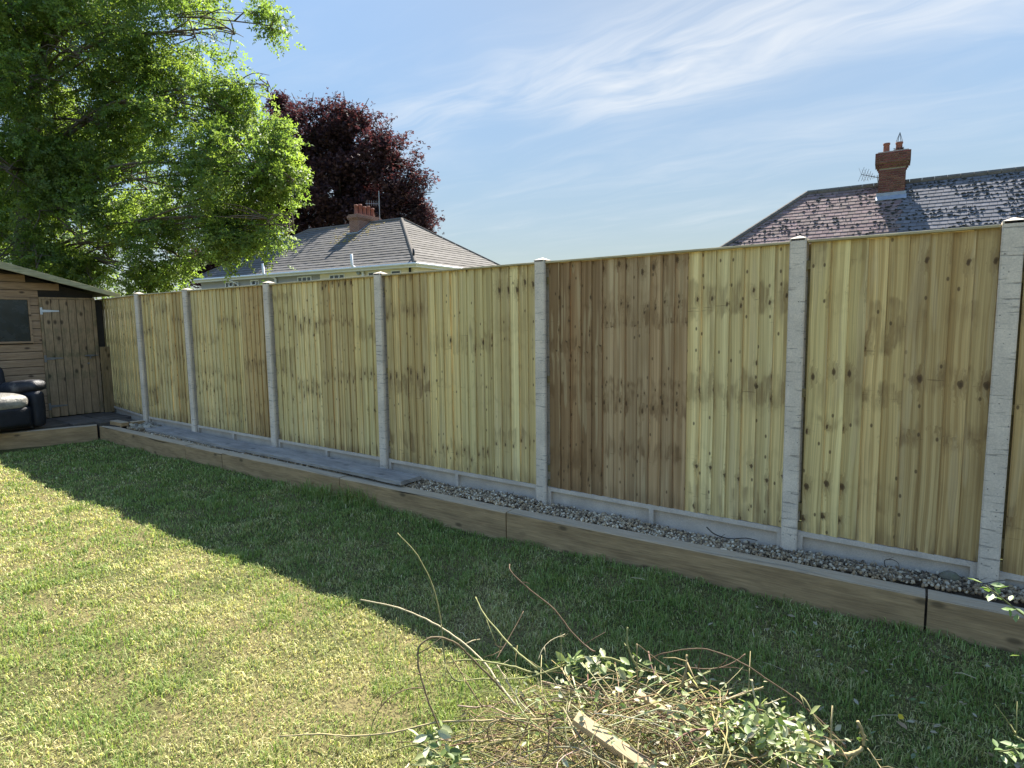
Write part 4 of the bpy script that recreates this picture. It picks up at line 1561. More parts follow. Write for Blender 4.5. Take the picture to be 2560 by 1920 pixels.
STEMS = [
 (0.0035, [(-1.846,-2.416,0.478),(-1.749,-2.398,0.394),(-1.671,-2.397,0.286),(-1.615,-2.413,0.169),(-1.58,-2.44,0.081),(-1.543,-2.464,0.009),(-1.49,-2.472,-0.029)]),
 (0.0045, [(-2.111,-2.407,0.109),(-1.917,-2.36,0.105),(-1.741,-2.33,0.076),(-1.593,-2.321,0.037),(-1.461,-2.325,-0.017),(-1.371,-2.357,-0.046),(-1.268,-2.382,-0.095)]),
 (0.0045, [(-1.387,-2.655,-0.106),(-1.432,-2.655,-0.044),(-1.479,-2.653,0.044),(-1.513,-2.644,0.109),(-1.528,-2.623,0.169),(-1.509,-2.581,0.191),(-1.482,-2.539,0.18),(-1.449,-2.495,0.142),(-1.419,-2.456,0.081),(-1.366,-2.404,-0.006),(-1.307,-2.35,-0.107)]),
 (0.0045, [(-1.657,-2.138,0.136),(-1.576,-2.177,0.095),(-1.477,-2.204,0.056),(-1.376,-2.228,0.02),(-1.262,-2.243,-0.011)]),
 (0.0028, [(-1.507,-1.979,0.048),(-1.497,-2.059,0.008),(-1.49,-2.141,-0.028),(-1.482,-2.222,-0.06)]),
 (0.0038, [(-1.541,-2.035,0.279),(-1.509,-2.066,0.263),(-1.416,-2.058,0.202),(-1.305,-2.038,0.136),(-1.224,-2.04,0.067),(-1.146,-2.041,0.021),(-1.099,-2.059,0.023)]),
 (0.0045, [(-1.552,-2.449,0.013),(-1.482,-2.412,0.032),(-1.396,-2.366,0.028),(-1.31,-2.321,0.015),(-1.25,-2.295,-0.001)]),
 (0.004, [(-1.49,-2.472,-0.029),(-1.413,-2.396,-0.031),(-1.293,-2.29,-0.039),(-1.199,-2.198,-0.012),(-1.13,-2.124,0.016),(-1.058,-2.052,0.009),(-1.011,-2.001,-0.018)]),
 (0.0045, [(-1.948,-2.944,-0.166),(-1.83,-2.852,-0.163),(-1.735,-2.778,-0.177),(-1.616,-2.684,-0.168),(-1.547,-2.625,-0.152),(-1.477,-2.566,-0.138),(-1.381,-2.49,-0.14),(-1.284,-2.413,-0.139),(-1.162,-2.319,-0.145),(-1.015,-2.204,-0.136)]),
 (0.004, [(-1.038,-1.885,0.069),(-1.027,-1.906,0.003),(-0.995,-1.911,-0.056),(-0.959,-1.91,-0.087)]),
 (0.004, [(-0.944,-2.002,0.08),(-0.924,-2.036,-0.059),(-0.911,-2.072,-0.17)]),
 (0.003, [(-0.964,-1.958,0.054),(-0.871,-1.92,-0.017),(-0.805,-1.898,-0.054),(-0.733,-1.873,-0.103)]),
 (0.004, [(-1.57,-2.736,-0.191),(-1.477,-2.695,-0.151),(-1.412,-2.68,-0.157),(-1.366,-2.68,-0.174),(-1.315,-2.68,-0.224)]),
 (0.0022, [(-1.675,-2.753,-0.213),(-1.693,-2.71,-0.135),(-1.68,-2.646,-0.079),(-1.647,-2.574,-0.065),(-1.62,-2.511,-0.083)]),
 (0.0035, [(-0.932,-1.884,-0.034),(-0.876,-1.886,0.007),(-0.757,-1.843,0.046),(-0.666,-1.826,0.047),(-0.576,-1.812,0.023),(-0.487,-1.802,-0.018),(-0.402,-1.793,-0.057),(-0.343,-1.803,-0.087),(-0.287,-1.814,-0.115),(-0.222,-1.821,-0.165)]),
 (0.003, [(-0.82,-1.923,0.001),(-0.772,-1.89,-0.016),(-0.693,-1.834,-0.023),(-0.632,-1.787,-0.002),(-0.591,-1.753,0.033)]),
 (0.006, [(-0.78,-1.889,0.033),(-0.771,-1.918,0.002),(-0.773,-1.959,-0.065)]),
 (0.0045, [(-0.542,-1.846,-0.007),(-0.53,-1.864,-0.047),(-0.509,-1.875,-0.097),(-0.492,-1.89,-0.147)]),
 (0.004, [(-0.658,-1.941,-0.092),(-0.599,-1.896,-0.077),(-0.54,-1.85,-0.051),(-0.503,-1.822,-0.039)]),
 (0.0085, [(-0.193,-1.789,-0.073),(-0.172,-1.781,-0.125),(-0.179,-1.791,-0.171),(-0.216,-1.82,-0.188),(-0.278,-1.862,-0.164),(-0.322,-1.89,-0.14),(-0.394,-1.937,-0.099)]),
 (0.003, [(-0.157,-1.832,-0.13),(-0.114,-1.867,-0.161),(-0.087,-1.911,-0.167)]),
 (0.003, [(-0.539,-2.033,-0.027),(-0.493,-2.071,-0.097),(-0.468,-2.122,-0.155)]),
 (0.004, [(-0.401,-1.751,-0.059),(-0.364,-1.786,-0.059),(-0.318,-1.821,-0.098),(-0.237,-1.83,-0.147)]),
 (0.002, [(-1.275,-2.001,0.019),(-1.305,-2.065,0.01),(-1.314,-2.115,-0.006),(-1.311,-2.157,-0.035)]),
 (0.0035, [(-1.511,-2.474,0.072),(-1.466,-2.469,0.018),(-1.422,-2.465,-0.035),(-1.368,-2.455,-0.099)]),
 (0.004, [(-1.389,-2.333,0.004),(-1.33,-2.339,-0.054),(-1.272,-2.344,-0.103),(-1.2,-2.339,-0.145)]),
 (0.004, [(-1.057,-2.546,-0.148),(-1.05,-2.495,-0.104),(-1.065,-2.459,-0.065),(-1.065,-2.417,-0.059)]),
 (0.004, [(-1.283,-2.526,-0.172),(-1.29,-2.526,-0.124),(-1.282,-2.516,-0.095),(-1.258,-2.498,-0.084)]),
 (0.0015, [(-1.939,-2.352,0.05),(-1.912,-2.387,-0.048),(-1.893,-2.421,-0.101),(-1.843,-2.433,-0.153)]),
 (0.0035, [(-1.005,-2.13,-0.093),(-0.917,-2.051,-0.137),(-0.791,-1.931,-0.073),(-0.7,-1.84,-0.033)]),
 (0.004, [(0.276,-1.691,-0.015),(0.253,-1.677,-0.016),(0.242,-1.653,-0.012)]),
]

# ================================================================== trees
def leaf_cloud(name, lobes, density, tmpl_v, tmpl_f, size, mat, palette, parent, gap_scale, gap_cut, droop=0.35, shell=0.45, seed=0, cluster=5, spread=0.22, ragged=0.30, power=2.2):
    """leaf sprays through the volume of the lobes, thinned by noise so the sky shows through"""
    P, Cc = [], []
    for li, (x, y, z, r) in enumerate(lobes):
        n = int(density * r ** power)
        u = rand_unit(n)
        rad = r * (shell + (1 - shell) * rng.uniform(0, 1, n) ** 0.6) * (1.0 - .53 * ragged + ragged * np.array([mnoise.noise(Vector((a[0] * 2.2 + li * 3, a[1] * 2.2, a[2] * 2.2 + seed))) for a in u]))
        p = np.array([x, y, z]) + u * rad[:, None]
        keep = [mnoise.noise(Vector(q) * gap_scale + Vector((seed, 0, 0))) > gap_cut for q in p]
        p = p[np.array(keep, bool)]
        k = rng.integers(0, len(palette), len(p))
        P.append(p)
        Cc.append(np.array(palette)[k] * rng.uniform(.8, 1.2, (len(p), 1)))
    P = np.concatenate(P)
    Cc = np.concatenate(Cc)
    # every sprig carries a few leaves
    P2 = np.repeat(P, cluster, axis=0) + rng.normal(0, spread, (len(P) * cluster, 3))
    C2_ = np.repeat(Cc, cluster, axis=0) * rng.uniform(.85, 1.15, (len(P) * cluster, 1))
    N = len(P2)
    d = rand_unit(N)
    d[:, 2] = d[:, 2] * .6 - droop
    up = rand_unit(N) * .9 + np.array([0, 0, 1.0])
    rot_ = rot_from(d, up) * (size * rng.uniform(.7, 1.25, (N, 1, 1)))
    o = scatter_mesh(name, tmpl_v, tmpl_f, rot_, P2, C2_, mat, parent)
    return o, P


# pinnate ash leaf: stalk axis x, leaflets in pairs
lv, lf = [], []
def leaflet(bx, by, dx, dy, ln, wd, dz):
    wd *= 1.3
    b = len(lv)
    l = math.hypot(dx, dy)
    dx, dy = dx / l, dy / l
    px, py = -dy, dx
    lv.extend([(bx, by, 0), (bx + dx * ln * .45 + px * wd, by + dy * ln * .45 + py * wd, dz), (bx + dx * ln, by + dy * ln, -dz * 2), (bx + dx * ln * .45 - px * wd, by + dy * ln * .45 - py * wd, dz)])
    lf.append((b, b + 1, b + 2, b + 3))
for k in range(4):
    xx = .05 + .055 * k
    ln = .085 - .006 * abs(k - 1)
    leaflet(xx, .004, .35 + .25 * (k % 3), .85, ln * (.8 + .15 * (k % 3)), .016, .018 * (1 if k % 2 else -1))
    leaflet(xx + .02, -.004, .75 - .2 * (k % 3), -.85, ln * (1.1 - .12 * (k % 3)), .017, .020 * (-1 if k % 2 else .6))
leaflet(.26, 0, 1, 0, .085, .017, .006)

ASH = [(-20.11, 2.21, 9.36, 2.12), (-17.48, 2.8, 8.84, 1.69), (-15.57, 3.5, 8.38, 1.44), (-14.13, 3.9, 8.21, 0.83), (-13.04, 3.64, 4.85, 1.25), (-12.55, 3.48, 3.73, 1.01), (-13.25, 3.29, 3.35, 0.62), (-14.99, 3.44, 4.55, 1.44), (-14.92, 3.71, 6.27, 1.44), (-13.81, 3.89, 6.27, 0.93), (-15.46, 2.92, 3.22, 0.96), (-17.45, 2.97, 5.1, 1.64), (-19.3, 2.27, 5.24, 1.91), (-20.76, 1.99, 6.46, 1.97), (-17.77, 2.29, 6.47, 1.59), (-16.69, 3.2, 7.44, 1.59), (-20.27, 2.0, 3.74, 1.64), (-17.86, 2.45, 3.37, 0.92), (-15.96, 3.09, 2.5, 0.45), (-22.88, 1.18, 7.2, 2.81), (-22.86, 1.61, 10.55, 2.81), (-20.23, 3.06, 11.88, 2.73), (-16.91, 4.1, 10.91, 1.95), (-23.19, 0.59, 4.41, 2.25), (-13.31, 4.5, 8.29, 0.56), (-12.28, 4.03, 4.64, 0.67), (-12.51, 4.23, 5.49, 0.54), (-13.31, 4.32, 6.91, 0.56), (-11.98, 3.87, 3.54, 0.48),
       (-18.07, 1.32, 7.38, 1.23), (-18.11, 1.0, 5.12, 1.23), (-17.12, 1.55, 3.79, 1.04), (-17.86, 1.15, 2.97, 0.86), (-16.66, 2.13, 3.81, 0.86), (-15.9, 2.52, 2.56, 0.48), (-17.5, 2.01, 2.72, 0.6), (-18.55, 0.82, 3.28, 1.06), (-17.05, 1.99, 7.79, 1.03), (-18.66, 1.21, 8.85, 1.14)]
ash = empty('ash_tree', (-20.0, 1.3, -0.40))
tag(ash, 'big green ash tree with feathery leaves overhanging the shed and fence', 'tree')
AO = Vector(ash.location)
APAL = [(0.145, 0.205, 0.062), (0.115, 0.175, 0.055), (0.175, 0.230, 0.072), (0.098, 0.148, 0.052), (0.150, 0.200, 0.095)]
crown, sprigs = leaf_cloud('crown', ASH, 215, lv, lf, 1.02, 'ash_leaf', APAL, None, 0.8, -0.06, shell=.55, seed=4, cluster=4, spread=.15, power=1.8)
crown.location = -AO
crown.parent = ash
# trunk and limbs
m = MB()
tr = [(-20.0, 1.3, -.4), (-19.9, 1.35, 2.0), (-19.7, 1.5, 4.0), (-19.55, 1.75, 6.0), (-19.35, 1.95, 7.7), (-18.9, 2.45, 9.4), (-18.7, 2.8, 11.0), (-18.8, 3.0, 12.8)]
m.tube(catmull(tr, 4), [0.25 - .0070 * i for i in range(29)], 10)
o = m.build('trunk', 'bark', smooth=True)
o.location = -AO
o.parent = ash
TR = catmull(tr, 4)
limb_pts = []
for li, (x, y, z, r) in enumerate(ASH):
    c = Vector((x, y, z))
    # join the trunk a little below the lobe
    best = min(TR, key=lambda p: (p - c).length + 1.6 * max(0, p.z - c.z + .6) + (3 if p.z < 1.5 else 0))
    mid = best.lerp(c, .5) + Vector((random.uniform(-.3, .3), random.uniform(-.3, .3), random.uniform(.3, 1.0)))
    pts = catmull([best, mid, c, c + (c - mid).normalized() * r * .55 + Vector((0, 0, -.2))], 4)
    L = len(pts)
    m = MB()
    m.tube(pts, [(.004 + .030 * r) * (1 - i / L) + .005 for i in range(L)], 6)
    for k in range(int(3 + r * 9)):
        s = pts[random.randint(L // 3, L - 1)]
        u = Vector(rand_unit(1)[0])
        u.z = u.z * .6 - .05
        e = c + u * r * random.uniform(.6, 1.0)
        md = s.lerp(e, .5) + Vector((random.uniform(-.12, .12), random.uniform(-.12, .12), random.uniform(0, .2)))
        m.tube(catmull([s, md, e], 3), [.020, .017, .014, .012, .009, .007, .005][:len(catmull([s, md, e], 3))], 4)
    o = m.build('limb', 'bark', smooth=True)
    o.location = -AO
    o.parent = ash

# copper beech behind the left house
bv, bf = [], []
for (ax, ay, az, ln, wd, sgn) in ((0, 0, 0, .13, .045, 1), (.06, .05, .02, .12, .04, 1), (.05, -.06, -.01, .12, .04, 1)):
    b = len(bv)
    bv += [(ax, ay, az), (ax + ln * .5, ay + wd, az + .012), (ax + ln, ay, az - .02), (ax + ln * .5, ay - wd, az + .012)]
    bf.append((b, b + 1, b + 2, b + 3))
BEECH = [(-42.3, 26.7, 16.2, 3.5), (-39.5, 28.8, 16.2, 3.5), (-36.3, 29.5, 14.0, 3.1), (-34.9, 30.2, 11.5, 2.5), (-33.6, 30.9, 9.3, 1.7), (-40.4, 28.8, 12.0, 4.9), (-43.8, 26.5, 13.0, 3.9), (-36.8, 29.8, 9.2, 3.2), (-43.9, 25.9, 8.8, 3.6), (-47.9, 24.1, 7.7, 3.3), (-50.6, 22.0, 6.4, 2.6), (-44.9, 26.4, 18.8, 1.3), (-35.7, 30.4, 7.9, 2.5)]
beech = empty('copper_beech_tree', (-40.5, 28.0, -0.4))
tag(beech, 'dark purple copper beech tree rising behind the slate roofed house', 'tree')
BO = Vector(beech.location)
BPAL = [(0.066, 0.040, 0.046), (0.048, 0.030, 0.038), (0.092, 0.056, 0.056), (0.040, 0.028, 0.035), (0.120, 0.074, 0.070)]
crown, sp2 = leaf_cloud('crown', BEECH, 190, bv, bf, 1.3, 'beech_leaf', BPAL, None, 0.55, -0.06, droop=.15, shell=.45, seed=9, cluster=5, spread=.26, ragged=.62)
crown.location = -BO
crown.parent = beech
m = MB()
m.tube(catmull([(-40.5, 28, -.4), (-40.4, 28.1, 4), (-40.3, 28.2, 9), (-40.2, 28.3, 13.5), (-40.0, 28.3, 17)], 4), [.7 - .035 * i for i in range(17)], 10)
o = m.build('trunk', 'bark_dark', smooth=True)
o.location = -BO
o.parent = beech
for (x, y, z, r) in BEECH:
    m = MB()
    s = Vector((-40.3, 28.2, max(4, z - 4)))
    c = Vector((x, y, z))
    pts = catmull([s, s.lerp(c, .5) + Vector((0, 0, .5)), c], 4)
    m.tube(pts, [.20 * (1 - i / len(pts)) + .03 for i in range(len(pts))], 6)
    for k in range(14):
        e = c + Vector(rand_unit(1)[0]) * r * .95
        b0 = pts[random.randint(len(pts) // 2, len(pts) - 1)]
        m.tube([b0, b0.lerp(e, .5) + Vector((0, 0, .2)), e], [.06, .04, .02], 4)
    o = m.build('limb', 'bark_dark', smooth=True)
    o.location = -BO
    o.parent = beech

# small sprout showing above the fence beside the grey wall
sp = empty('garden_sprout', (-13.1, 4.2, -0.4))
tag(sp, 'thin leafy shoot poking above the fence before the grey house wall', 'plant')
m = MB()
m.tube(catmull([(0, 0, 0), (.05, .02, 1.3), (.02, 0, 2.72)], 5), [.012 - .0009 * i for i in range(11)], 5)
m.build('stem', 'bark', sp)
n = 40
zz = rng.uniform(1.9, 2.80, n)
pp = np.stack([rng.normal(.03, .04, n), rng.normal(0, .04, n), zz], 1)
dd = rand_unit(n)
dd[:, 2] = np.abs(dd[:, 2]) * .4
o = scatter_mesh('leaves', bv, bf, rot_from(dd, rand_unit(n) + np.array([0, 0, 1.5])) * .9, pp, np.tile(np.array([[.10, .17, .05]]), (n, 1)) * rng.uniform(.8, 1.2, (n, 1)), 'cut_leaf', sp)
tag(o, kind='stuff')

# ================================================================== grass
def view_ok(p, margin=1.22):
    d = p - np.array(CAM)
    r_ = d @ np.array(_r2)
    u_s = d @ np.array(_u2)
    f_ = d @ np.array(_fw)
    return (f_ > .5) & (np.abs(r_ / f_) < 0.848 * margin) & (u_s / f_ > -0.636 * margin)


def soil_spot(x, y):
    """bare or worn places: (x, y, rx, ry)"""
    s = np.zeros_like(x)
    for (a, b, rx, ry) in ((-2.10, -2.52, .13, .10), (-4.42, -2.92, .26, .06), (-2.75, -3.02, .10, .07), (-3.55, -3.25, .12, .06)):
        s = np.maximum(s, np.exp(-(((x - a) / rx) ** 2 + ((y - b) / ry) ** 2) * 1.2))
    return s


def fbm(x, y, s, o=0.0):
    return np.array([mnoise.fractal(Vector((a * s + o, b * s, o)), 0.9, 2.0, 3) for a, b in zip(x, y)])


NCAND = 1000000
cx = rng.uniform(-10.4, 2.2, NCAND)
cy = rng.uniform(-6.2, -0.28, NCAND)
syv = np.interp(cx, [-10.5, -7.7, -6.8, -2.7, 0.0, 2.6], [-0.462, -0.485, -0.480, -0.413, -0.336, -0.27])
left_edge = -10.415 - (cy + 0.47) * (-0.385 / 1.06) * -1.0
ok = (cy < syv - .004) & (cx > -10.40 + (cy + .47) * 0.363)
cz = lawn_h(cx, cy)
P = np.stack([cx, cy, cz], 1)
ok &= view_ok(P)
dist = np.linalg.norm(P - np.array(CAM), axis=1)
dens = np.clip(26000 * (2.5 / np.maximum(dist, 2.2)) ** 1.45, 3200, 27000) / (NCAND / (12.6 * 5.92))
idx = np.nonzero(ok)[0]
clump = np.zeros(NCAND)
clump[idx] = np.clip(0.62 + 1.1 * np.array([mnoise.noise(Vector((a * 8.5, b * 8.5, 2.0))) for a, b in zip(cx[idx], cy[idx])]), .42, 1.25)
ok &= rng.uniform(0, 1, NCAND) < dens * (1 - .88 * soil_spot(cx, cy)) * clump
P = P[ok]
dist = dist[ok]
x, y = P[:, 0], P[:, 1]
N = len(x)
pa = fbm(x, y, 1.1, 3.0)
pb = fbm(x, y, 3.6, 8.0)
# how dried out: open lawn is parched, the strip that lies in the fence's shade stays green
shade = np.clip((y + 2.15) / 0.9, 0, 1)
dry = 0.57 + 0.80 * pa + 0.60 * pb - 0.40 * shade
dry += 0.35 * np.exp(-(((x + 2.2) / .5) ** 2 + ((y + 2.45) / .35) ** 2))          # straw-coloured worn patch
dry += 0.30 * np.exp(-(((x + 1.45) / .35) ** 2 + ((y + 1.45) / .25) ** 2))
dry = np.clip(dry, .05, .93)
straw = rng.uniform(0, 1, N) < dry
gpal = np.array([(0.085, 0.150, 0.028), (0.065, 0.120, 0.026), (0.115, 0.175, 0.040), (0.130, 0.185, 0.050)])
spal = np.array([(0.36, 0.30, 0.145), (0.44, 0.37, 0.20), (0.29, 0.25, 0.115), (0.24, 0.24, 0.09), (0.50, 0.43, 0.26)])
cg_ = gpal[rng.integers(0, 4, N)]
cs_ = spal[rng.integers(0, 5, N)]
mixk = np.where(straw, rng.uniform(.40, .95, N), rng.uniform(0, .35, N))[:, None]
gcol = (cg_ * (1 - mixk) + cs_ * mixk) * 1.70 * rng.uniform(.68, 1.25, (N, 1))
dedge = np.interp(x, [-10.5, -7.7, -6.8, -2.7, 0.0, 2.6], [-0.462, -0.485, -0.480, -0.413, -0.336, -0.27]) - y
tuft = np.exp(-(((x + 4.75) / .75) ** 2)) * np.exp(-(np.maximum(dedge, 0) / .16) ** 2)
edge = np.exp(-(np.maximum(dedge, 0) / .10) ** 2)
tall = np.array([mnoise.noise(Vector((a * 5.0, b * 5.0, 6.0))) for a, b in zip(x, y)])
hgt = rng.uniform(.014, .040, N) * np.clip(1 + .9 * tall, .5, 1.8) * (1 + .15 * edge + 3.6 * tuft) * (1 - .25 * straw)
hgt *= 1 + 0.10 * shade
wid = rng.uniform(.0018, .0042, N) * np.clip(dist / 3.0, 1, 3.0)
az = rng.uniform(0, 2 * np.pi, N)
lean = np.where(straw, rng.uniform(.4, 1.5, N), rng.uniform(.15, 1.2, N))
dirx, diry = np.cos(az), np.sin(az)
side = np.stack([-diry, dirx, np.zeros(N)], 1) * (wid / 2)[:, None]
b0 = P - np.array([0, 0, .004])
mid = P + np.stack([dirx * lean * .30 * hgt, diry * lean * .30 * hgt, .60 * hgt], 1)
tip = P + np.stack([dirx * lean * .95 * hgt, diry * lean * .95 * hgt, (1.0 - .28 * lean) * hgt], 1)
V = np.stack([b0 - side, b0 + side, mid + side * .8, mid - side * .8, tip], 1).astype(np.float32)
me = bpy.data.meshes.new('lawn_grass')
me.vertices.add(N * 5)
me.vertices.foreach_set('co', V.ravel())
base = (np.arange(N, dtype=np.int32) * 5)[:, None]
loops = (base + np.array([[0, 1, 2, 3, 3, 2, 4]], np.int32)).ravel()
me.loops.add(len(loops))
me.loops.foreach_set('vertex_index', loops)
tot = np.tile(np.array([4, 3], np.int32), N)
me.polygons.add(2 * N)
me.polygons.foreach_set('loop_start', np.concatenate([[0], np.cumsum(tot)[:-1]]).astype(np.int32))
me.polygons.foreach_set('loop_total', tot)
at_ = me.color_attributes.new('col', 'FLOAT_COLOR', 'POINT')
ca = np.ones((N, 5, 4), np.float32)
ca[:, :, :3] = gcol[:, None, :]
at_.data.foreach_set('color', ca.ravel())
me.update(calc_edges=True)
me.materials.append(M['grass_blade'])
go = link(bpy.data.objects.new('lawn_grass', me))
tag(go, 'short patchy lawn grass, parched yellow in the sun and green by the fence', 'grass', kind='stuff')
print('grass blades', N)

# ================================================================== brush pile
pile = empty('brush_pile', (-0.85, -2.20, LAWN_Z))
tag(pile, 'heap of cut rose stems and twigs lying on the lawn in the foreground', 'brush pile')
PO = Vector(pile.location)
def ppart(o):
    o.location = Vector(o.location) - PO
    o.parent = pile
    return o
TW = [(0.34, 0.28, 0.14), (0.26, 0.20, 0.095), (0.46, 0.39, 0.24), (0.20, 0.19, 0.075), (0.13, 0.085, 0.05), (0.25, 0.25, 0.10), (0.16, 0.12, 0.065)]
for (rad, pts) in STEMS:
    rad *= .85
    cpts = catmull(pts, 5)
    n = len(cpts)
    # small kinks at the buds
    cpts = [p + Vector((random.uniform(-1, 1), random.uniform(-1, 1), random.uniform(-1, 1))) * rad * .35 for p in cpts]
    m = MB()
    c = random.choice(TW)
    m.tube(cpts, [rad * (0.72 + .38 * i / n) * (1.18 if i % 5 == 0 else 1) for i in range(n)], 6, col=c)
    for q in range(random.randint(1, 3)):              # side shoots, some snapped short
        i = random.randint(2, n - 3)
        fw_ = (cpts[i + 1] - cpts[i]).normalized()
        sd_ = (fw_ * .8 + Vector(rand_unit(1)[0])).normalized()
        l_ = random.uniform(.03, .16)
        e1 = cpts[i] + sd_ * l_ * .5
        e2 = cpts[i] + sd_ * l_ + Vector((0, 0, random.uniform(-.02, .02)))
        e2.z = max(e2.z, LAWN_Z + .02)
        m.tube([cpts[i], e1, e2], [rad * .65, rad * .5, rad * .3], 5, col=c)
    for i in range(3, n - 2, 3):                      # thorns and bud stubs
        if random.random() < .7:
            u = Vector(rand_unit(1)[0])
            m.tube([cpts[i], cpts[i] + u * rad * 2.6], [rad * .5, rad * .12], 4, col=c)
    ppart(m.build('stem', 'twig_bark', smooth=True))
# the tangle inside the heap
RX = Vector((0.811, 0.585, 0))
FX = Vector((-0.585, 0.811, 0))
PC = Vector((-0.80, -2.28, LAWN_Z))
def heap_h(u, v):
    q = (u / .86) ** 2 + (v / .62) ** 2
    return max(0.0, 0.29 * (1 - q) ** .75) if q < 1 else 0.0
m = MB()
for k in range(900):
    u, v = random.gauss(.02, .36), random.gauss(-.02, .27)
    h = heap_h(u, v)
    if h <= .01:
        continue
    zz = LAWN_Z + .01 + h * random.uniform(.15, 1.02)
    p = PC + RX * u + FX * v
    p.z = zz
    a = random.gauss(R(-8), .75)
    if random.random() < .3:
        a += random.uniform(-1.2, 1.2)
    d = RX * math.cos(a) + FX * math.sin(a)
    d.z = random.gauss(-.05, .20)
    ln = random.uniform(.14, .58)
    bend = Vector(rand_unit(1)[0]) * ln * .26
    bend.z = abs(bend.z) * .5
    q0, q2 = p - d * ln / 2, p + d * ln / 2
    for q in (q0, q2):
        q.z = max(q.z, LAWN_Z + .012)
    rr = random.choice([.0010, .0013, .0016, .002, .0026, .0034])
    w1, w2 = Vector(rand_unit(1)[0]) * ln * .06, Vector(rand_unit(1)[0]) * ln * .06
    cp = catmull([q0, q0.lerp(q2, .3) + bend * .6 + w1, q0.lerp(q2, .65) + bend * .8 + w2, q2], 2)
    m.tube(cp, [rr * (1 - .35 * i / len(cp)) for i in range(len(cp))], 5, col=tuple(q * random.uniform(.8, 1.2) for q in random.choice(TW)))
    if random.random() < .4:
        e = p + Vector(rand_unit(1)[0]) * random.uniform(.03, .10)
        e.z = max(e.z, LAWN_Z + .012)
        m.tube([p + bend * .35, e], [rr * .7, rr * .3], 4, col=random.choice(TW))
o = ppart(m.build('twig_tangle', 'twig_bark', smooth=True))
tag(o, kind='stuff')
# cut leaves caught in the heap
cv_, cf_ = [(0, 0, 0), (.30, .20, .03), (.62, .22, .04), (1, 0, -.06), (.62, -.22, .04), (.30, -.20, .03), (.32, 0, -.03), (.64, 0, -.04)], \
    [(0, 1, 6), (1, 2, 7, 6), (2, 3, 7), (0, 6, 5), (6, 7, 4, 5), (7, 3, 4)]
def leaf_patch(name, spots, n, size, pal, parent_f):
    c0 = np.array([s[:3] for s in spots])
    sp_ = np.array([s[3] for s in spots])
    i = rng.integers(0, len(spots), n)
    p = c0[i] + rng.normal(size=(n, 3)) * sp_[i][:, None] * np.array([1, 1, .28])
    p[:, 2] = np.maximum(p[:, 2], LAWN_Z + .02)
    # leaves beyond the heap's edge have dropped to the grass
    rel = p - np.array(PC)
    hu, hv = rel @ np.array(RX), rel @ np.array(FX)
    hh_ = np.array([heap_h(a, b) for a, b in zip(hu, hv)]) + LAWN_Z + .06
    p[:, 2] = np.where(p[:, 2] > hh_ + .10, hh_, p[:, 2])
    d = rand_unit(n)
    d[:, 2] *= .5
    up = rand_unit(n) * .75 + np.array([0, -.1, .9])
    c = np.array(pal)[rng.integers(0, len(pal), n)] * rng.uniform(.8, 1.2, (n, 1))
    o = scatter_mesh(name, cv_, cf_, rot_from(d, up) * (size * rng.uniform(.6, 1.3, (n, 1, 1))), p, c, 'cut_leaf')
    tag(o, kind='stuff')
    return parent_f(o)
LP = [(0.22, 0.27, 0.10), (0.16, 0.22, 0.07), (0.32, 0.34, 0.17), (0.12, 0.17, 0.05), (0.40, 0.40, 0.27), (0.28, 0.31, 0.13)]
leaf_patch('cut_leaves', [(-.61, -2.09, -.10, .05), (-.52, -2.02, -.075, .06), (-.42, -1.96, -.13, .06), (-.35, -1.92, -.18, .06), (-.47, -2.0, -.17, .07), (-.55, -2.06, -.14, .06), (-.50, -2.05, -.05, .06), (-.40, -1.97, -.09, .06)], 620, .042, LP, ppart)
leaf_patch('cut_leaves', [(-1.15, -2.156, .02, .03), (-1.07, -2.10, .0, .035), (-.99, -2.045, .0, .03)], 60, .048, LP, ppart)
leaf_patch('cut_leaves', [(-1.416, -2.674, -.088, .03), (-1.393, -2.667, -.158, .035), (-1.363, -2.649, -.20, .04)], 70, .050, LP, ppart)
leaf_patch('cut_leaves', [(-.62, -2.08, -.06, .13), (-.50, -2.0, -.09, .13), (-.85, -2.12, -.02, .14), (-1.05, -2.3, -.06, .15), (-.7, -2.25, -.05, .12)], 300, .030, LP, ppart)
leaf_patch('cut_leaves', [(-.9, -2.2, -.09, .22), (-1.0, -2.4, -.16, .2), (-.75, -2.15, -.12, .2)], 210, .026, [(0.16, .17, .08), (.22, .18, .09), (.12, .15, .06), (.3, .26, .17)], ppart)

# pale cut timber in the heap
def stake(name, a, b, wd, th, lab):
    a, b = Vector(a), Vector(b)
    ln = (b - a).length
    m = MB()
    m.box(0, ln, -wd / 2, wd / 2, -th / 2, th / 2)
    o = m.build(name, 'cut_timber', bevel=.0015)
    d = (b - a).normalized()
    s = Vector((0, 0, 1)).cross(d).normalized()
    u = d.cross(s)
    mt = Matrix((d, s, u)).transposed().to_4x4()
    mt = mt @ Matrix.Rotation(R(12), 4, 'X')
    mt.translation = a
    o.matrix_world = mt
    tag(o, lab, 'stake', 'cut timber in the brush pile')
stake('timber_stake', (-0.984, -2.419, -0.010), (-0.60, -2.372, -0.150), .046, .026, 'broad pale sawn timber offcut at the bottom edge in the brush pile')
stake('timber_stake', (-0.893, -2.112, -0.050), (-0.52, -2.090, -0.170), .024, .018, 'thin pale timber lath lying behind the broad offcut in the brush pile')

